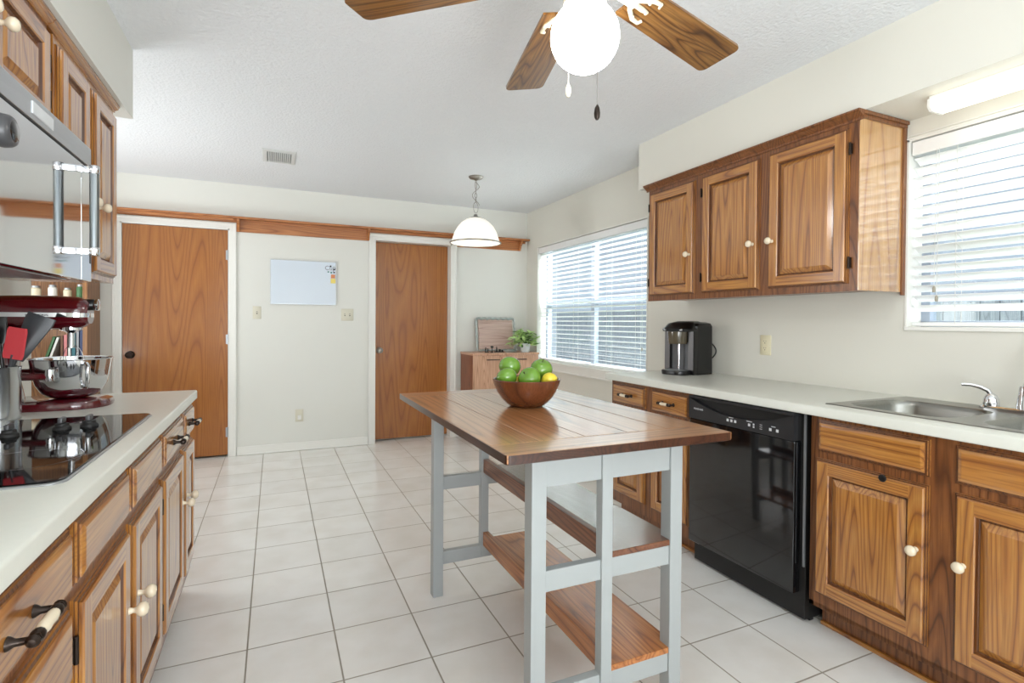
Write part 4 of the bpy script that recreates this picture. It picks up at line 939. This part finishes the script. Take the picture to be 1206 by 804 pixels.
# ------------------------------------------------------------------ crock with utensils
UX, UY = -0.790, 2.165
cr = tag(MB().lathe([(0.048, 0), (0.055, 0.002), (0.055, 0.163), (0.057, 0.167), (0.053, 0.167), (0.052, 0.16), (0.052, 0.008), (0, 0.006)], (UX, UY, CT+0.0005), seg=32).build('utensil_crock', CROCKST), 'brushed steel utensil crock on the left counter behind the cooktop', 'crock')
GU = 'kitchen utensils standing in the steel crock'
def utensil(label, p0, p1, r_, m, head=None, hm=None, nm='spatula', cat='utensil'):
    rt_ = thing(nm, label, cat, p0, GU); MB().tube([p0, Vector(p0).lerp(Vector(p1), 0.5), p1], [r_, r_*0.9, r_], 10).build('handle', m, rt_)
    if head: head.build('head', hm, rt_)
    return rt_
z0 = CT+0.0095
def paddle(c, ax, wdir, ln, w0, w1, t, cup=0.0):
    c, ax, wd = Vector(c), Vector(ax).normalized(), Vector(wdir).normalized(); wd = (wd-ax*wd.dot(ax)).normalized(); n = ax.cross(wd); b = MB(); rings = []
    for i in range(9):
        s = i/8; hw = (w0+(w1-w0)*s)*(1 if 0 < s < 1 else 0.9)
        ring = [c+ax*ln*s+wd*hw*q+n*(cup*(q*q-1)+t*0.5) for q in (-1, -0.5, 0, 0.5, 1)] + [c+ax*ln*s+wd*hw*q+n*(cup*(q*q-1)-t*0.5) for q in (1, 0.5, 0, -0.5, -1)]
        rings.append(ring)
    b.loft(rings); return b
utensil('red silicone spatula leaning right in the steel crock', (UX+0.004, UY-0.004, z0), (UX+0.048, UY-0.030, 1.108), 0.006, UGREY, paddle((UX+0.046, UY-0.030, 1.095), (0.15, -0.02, 1), (0.8, -0.35, -0.1), 0.098, 0.030, 0.028, 0.008), PINKRED)
utensil('dark grey ladle with wide bowl leaning right in the steel crock', (UX-0.022, UY+0.008, z0), (UX+0.040, UY+0.020, 1.10), 0.006, UGREY, paddle((UX+0.040, UY+0.019, 1.088), (0.42, 0.1, 1), (1, -0.2, -0.3), 0.155, 0.018, 0.044, 0.006, 0.014), UGREY, 'ladle')
utensil('pale flat turner standing at the left of the steel crock', (UX-0.014, UY-0.026, z0), (UX-0.018, UY-0.03, 1.12), 0.006, BLACKP, paddle((UX-0.018, UY-0.03, 1.11), (-0.06, -0.02, 1), (1, 0, 0), 0.085, 0.030, 0.034, 0.003), UTAN, 'turner')
utensil('black plastic spoon upright at the back of the steel crock', (UX+0.015, UY+0.030, z0), (UX-0.012, UY+0.044, 1.15), 0.006, BLACKP, paddle((UX-0.012, UY+0.044, 1.14), (-0.06, 0.04, 1), (1, -0.2, 0), 0.085, 0.018, 0.026, 0.006, 0.006), BLACKP, 'serving_spoon')

# ------------------------------------------------------------------ stand mixer
sm = thing('stand_mixer', 'dark red stand mixer with a steel bowl on the left countertop', 'mixer', (-0.74, 2.42, CT+0.0005))
yc = 2.42; zb = CT+0.0005
b = MB(); b.loft([rrect(-0.742, yc, 0.37, 0.235, 0.10, zb), rrect(-0.742, yc, 0.376, 0.24, 0.105, zb+0.010), rrect(-0.742, yc, 0.366, 0.23, 0.10, zb+0.024), rrect(-0.745, yc, 0.33, 0.19, 0.085, zb+0.031)])
b.build('base', RED, sm)
b = MB()
b.loft([rrect(-0.872, yc, 0.11, 0.135, 0.045, zb+0.028), rrect(-0.876, yc, 0.095, 0.115, 0.04, zb+0.10), rrect(-0.876, yc, 0.095, 0.11, 0.04, zb+0.20), rrect(-0.868, yc, 0.11, 0.12, 0.045, zb+0.285)])
for s_ in (-1, 1): b.tube([(-0.86, yc+s_*0.045, zb+0.120), (-0.80, yc+s_*0.095, zb+0.120), (-0.72, yc+s_*0.128, zb+0.120), (-0.690, yc+s_*0.130, zb+0.120)], [0.016, 0.014, 0.012, 0.011], 10)
b.build('column', RED, sm)
secs = [(-0.936, 0.030, 0.030), (-0.932, 0.045, 0.045), (-0.90, 0.056, 0.058), (-0.80, 0.059, 0.061), (-0.72, 0.059, 0.061), (-0.655, 0.056, 0.058), (-0.632, 0.050, 0.050), (-0.620, 0.040, 0.040)]
b = MB(); rings = []; hz = 1.243
for x, ry_, rz_ in secs:
    rings.append([(x, yc+ry_*math.copysign(abs(math.cos(t))**0.8, math.cos(t)), hz+rz_*math.copysign(abs(math.sin(t))**0.8, math.sin(t))) for t in [2*math.pi*i/28 for i in range(28)]])
b.loft(rings); hd = b.build('motor_head', RED, sm)
b = MB(); rings = []
for x, ry_, rz_ in [(-0.934, 0.046, 0), (-0.90, 0.0585, 0), (-0.80, 0.0615, 0), (-0.72, 0.0615, 0), (-0.655, 0.0585, 0), (-0.632, 0.0525, 0), (-0.617, 0.042, 0)]: pass
bandp = [(-0.93, 0.0475), (-0.90, 0.0585), (-0.80, 0.0615), (-0.72, 0.0615), (-0.655, 0.0585), (-0.630, 0.0520), (-0.6185, 0.040)]
loop = [(x, yc-r_) for x, r_ in bandp] + [(-0.615, yc-0.02), (-0.615, yc+0.02)] + [(x, yc+r_) for x, r_ in reversed(bandp)]
vs0 = []
for z_ in (hz-0.016, hz-0.001): vs0.append([b.v((p[0], p[1], z_)) for p in loop])
for j in range(len(loop)): k = (j+1) % len(loop); b.f((vs0[0][j], vs0[0][k], vs0[1][k], vs0[1][j]))
bd = b.build('trim_band', CHROME, hd)
lettering(bd, 'PROFESSIONAL', 0.0095, (-0.788, yc-0.0624, hz-0.0125), (1, 0, 0), (0, 0, 1), IRON, depth=0.0002)
b = MB(); b.lathe([(0.021, 0), (0.021, 0.022), (0.018, 0.026)], (-0.632, yc, hz+0.030), (1, 0, 0), 20); b.build('attachment_hub', BLACKP, hd)
MB().lathe([(0.020, 0.0255), (0.022, 0.029), (0.022, 0.036), (0.012, 0.039), (0, 0.039)], (-0.632, yc, hz+0.030), (1, 0, 0), 20).build('hub_cover', CHROME, hd)
b = MB(); b.lathe([(0.034, 0), (0.034, -0.010), (0.018, -0.016), (0.010, -0.022), (0.010, -0.075)], (-0.678, yc, hz-0.052), seg=20); b.build('beater_shaft', CHROME, sm)
b = MB()
for i in range(5):
    a = math.pi*i/5; pts = []
    for k in range(11):
        t = math.pi*k/10; pts.append((-0.678+0.038*math.sin(t)**0.8*math.cos(a), yc+0.038*math.sin(t)**0.8*math.sin(a), hz-0.12-0.13*(0.5-0.5*math.cos(t)))) 
    b.tube(pts, 0.0012, 5)
b.build('whisk', CHROME, sm)
b = MB(); cx = -0.676; R0 = 0.119
b.lathe([(0.05, 0.001), (0.066, 0.006), (0.086, 0.020), (0.103, 0.050), (0.112, 0.085), (R0-0.001, 0.128), (R0, 0.140), (R0+0.004, 0.142), (R0+0.003, 0.144), (R0-0.003, 0.142), (R0-0.004, 0.128), (0.108, 0.085), (0.098, 0.052), (0.08, 0.024), (0, 0.010)], (cx, yc, zb+0.032), seg=48); bo = b.build('bowl', CHROME, sm)
b = MB(); ah = R(-58)
def hp(rad, z_, da=0): return (cx+rad*math.cos(ah+da), yc+rad*math.sin(ah+da), zb+0.032+z_)
b.tube([hp(R0-0.002, 0.128), hp(R0+0.022, 0.128), hp(R0+0.033, 0.118), hp(R0+0.033, 0.060), hp(R0+0.022, 0.048), hp(0.099, 0.050)], 0.0075, 10); b.build('bowl_handle', CHROME, bo)
b = MB(); b.lathe([(0.013, -0.02), (0.015, 0), (0.013, 0.02), (0, 0.022)], (-0.70, yc-0.128, zb+0.125), seg=12); b.build('bowl_pin', CHROME, sm)

# ------------------------------------------------------------------ bookcase beyond the left counter
bk = thing('bookcase', 'tall brown wooden bookcase against the back wall behind the red mixer', 'bookcase', (-1.8, 5.16, 0))
kx0, kx1, ky0, ky1, kz = -2.25, -1.302, 5.00, 5.322, 2.05
for x in (kx0, kx1-0.03): MB().box(x, x+0.03, ky0, ky1, 0, kz, 0.002).build('side_panel', CASEW, bk)
MB().box(kx0+0.03, kx1-0.03, ky1-0.012, ky1, 0.0, kz).build('back_panel', CASEW, bk)
for z_ in (0.06, 0.46, 0.90, 1.36, 1.72, 2.02): MB().box(kx0+0.0305, kx1-0.0305, ky0+0.004, ky1-0.0125, z_-0.02, z_, 0.002).build('shelf', CASEW, bk)
cols = [('white', rgb(222, 222, 216)), ('teal', rgb(58, 112, 124)), ('navy', rgb(48, 62, 100)), ('pink', rgb(196, 120, 120)), ('cream', rgb(214, 204, 176)), ('green', rgb(66, 110, 70)), ('grey', rgb(150, 152, 156)), ('brown', rgb(110, 76, 54))]
bmats = {n: pmat('book_cover_'+n, c, 0.5) for n, c in cols}; PAGE = pmat('book_pages', rgb(226, 220, 202), 0.8)
def book(x, w, h, d, cname, lean, label, zshelf, grp):
    r_ = thing('book', label, 'book', (x, ky0+0.03, zshelf+0.0006), grp); r_.rotation_euler = (0, lean, 0)
    b = MB(); t = 0.0025; b.box(0, t, 0, d, 0, h); b.box(w-t, w, 0, d, 0, h); b.box(0, w, 0, t, 0, h); b.build('cover', bmats[cname], r_, world=False)
    MB().box(t+0.0002, w-t-0.0002, t+0.0002, d-0.004, 0.003, h-0.004).build('pages', PAGE, r_, world=False)
GB = 'cookbooks standing on the bookcase'
x = kx1-0.032
for (w, h, cn, lab) in ((0.024, 0.245, 'navy', 'navy cookbook against the right side of the bookcase'), (0.020, 0.235, 'grey', 'grey cookbook next to the navy one on the bookcase'), (0.026, 0.225, 'teal', 'teal cookbook upright between grey and white books'), (0.022, 0.240, 'white', 'tall white cookbook upright left of the teal book'), (0.024, 0.200, 'pink', 'pink cookbook upright beside the tall white book'), (0.018, 0.19, 'brown', 'thin brown cookbook left of the pink book')):
    x -= w+0.0012; book(x, w, h, 0.19, cn, 0, lab, 0.90, GB)
book(x-0.076, 0.018, 0.185, 0.17, 'white', R(17), 'white thin cookbook leaning against the brown book', 0.9058, GB)
book(x-0.100, 0.018, 0.190, 0.17, 'green', R(17), 'green thin cookbook leaning at the left of the row', 0.9058, GB)
jars = (('cream', -1.64, 0.032, 0.11, 'cream jar leftmost on the upper bookcase shelf'), ('white', -1.54, 0.028, 0.12, 'white jar in the middle of the upper bookcase shelf'), ('cream', -1.45, 0.026, 0.10, 'small cream jar right of the white jar on the bookcase'), ('green', -1.37, 0.026, 0.13, 'green jar at the right end of the upper bookcase shelf'))
for cn, jx, jr, jh, lab in jars:
    j = tag(MB().lathe([(jr*0.9, 0), (jr, 0.006), (jr, jh*0.78), (jr*0.75, jh*0.85)], (jx, 5.10, 1.3606), seg=18).build('storage_jar', bmats[cn]), lab, 'jar', 'jars on the upper bookcase shelf')
    MB().lathe([(jr*0.8, jh*0.85), (jr*0.8, jh*0.98), (0, jh)], (jx, 5.10, 1.3606), seg=18).build('lid', BOARDF, j)

# ------------------------------------------------------------------ outdoors, seen between the slats
struct(MB().box(WX+0.17, 14, -8, 14, -0.4, -0.3).build('ground', LAWN))
fe = thing('garden_fence', 'grey wooden garden fence seen through the window blinds', 'fence', (6.0, 3, -0.3))
for i in range(8):
    b = MB(); y = -3.6+i*1.8
    for j in range(12): b.box(6.0, 6.02, y+j*0.15, y+j*0.15+0.142, -0.3, 1.45)
    b.build('board_panel', FENCEM, fe)
    MB().box(6.02, 6.11, y-0.045, y+0.045, -0.3, 1.40).build('post', FENCEM, fe)
for i, (y, h, lab) in enumerate(((4.7, 0.62, 'rounded green shrub outside the window behind the fruit bowl'), (0.6, 0.75, 'rounded green shrub outside the sink window'))):
    sh_ = thing('shrub', lab, 'shrub', (5.0, y, -0.3)); b = MB()
    for k in range(900):
        a1, a2 = random.uniform(0, 6.28), random.uniform(-0.5, 1.57); r_ = h*random.uniform(0.75, 1)
        c = Vector((5.0+r_*0.8*math.cos(a1)*math.cos(a2), y+r_*1.2*math.sin(a1)*math.cos(a2), -0.3+h*0.5+r_*math.sin(a2))); d1 = Vector((random.gauss(0, 1), random.gauss(0, 1), random.gauss(0, 1))).normalized(); d2 = d1.orthogonal().normalized()
        vs = [b.v(c-d1*0.05), b.v(c+d2*0.022), b.v(c+d1*0.05), b.v(c-d2*0.022)]; b.f(vs)
    b.build('foliage', LEAFD, sh_, smooth=0)
    MB().tube([(5.0, y, -0.3), (5.0, y, 0.2)], 0.03, 8).build('stem', CASEW, sh_)
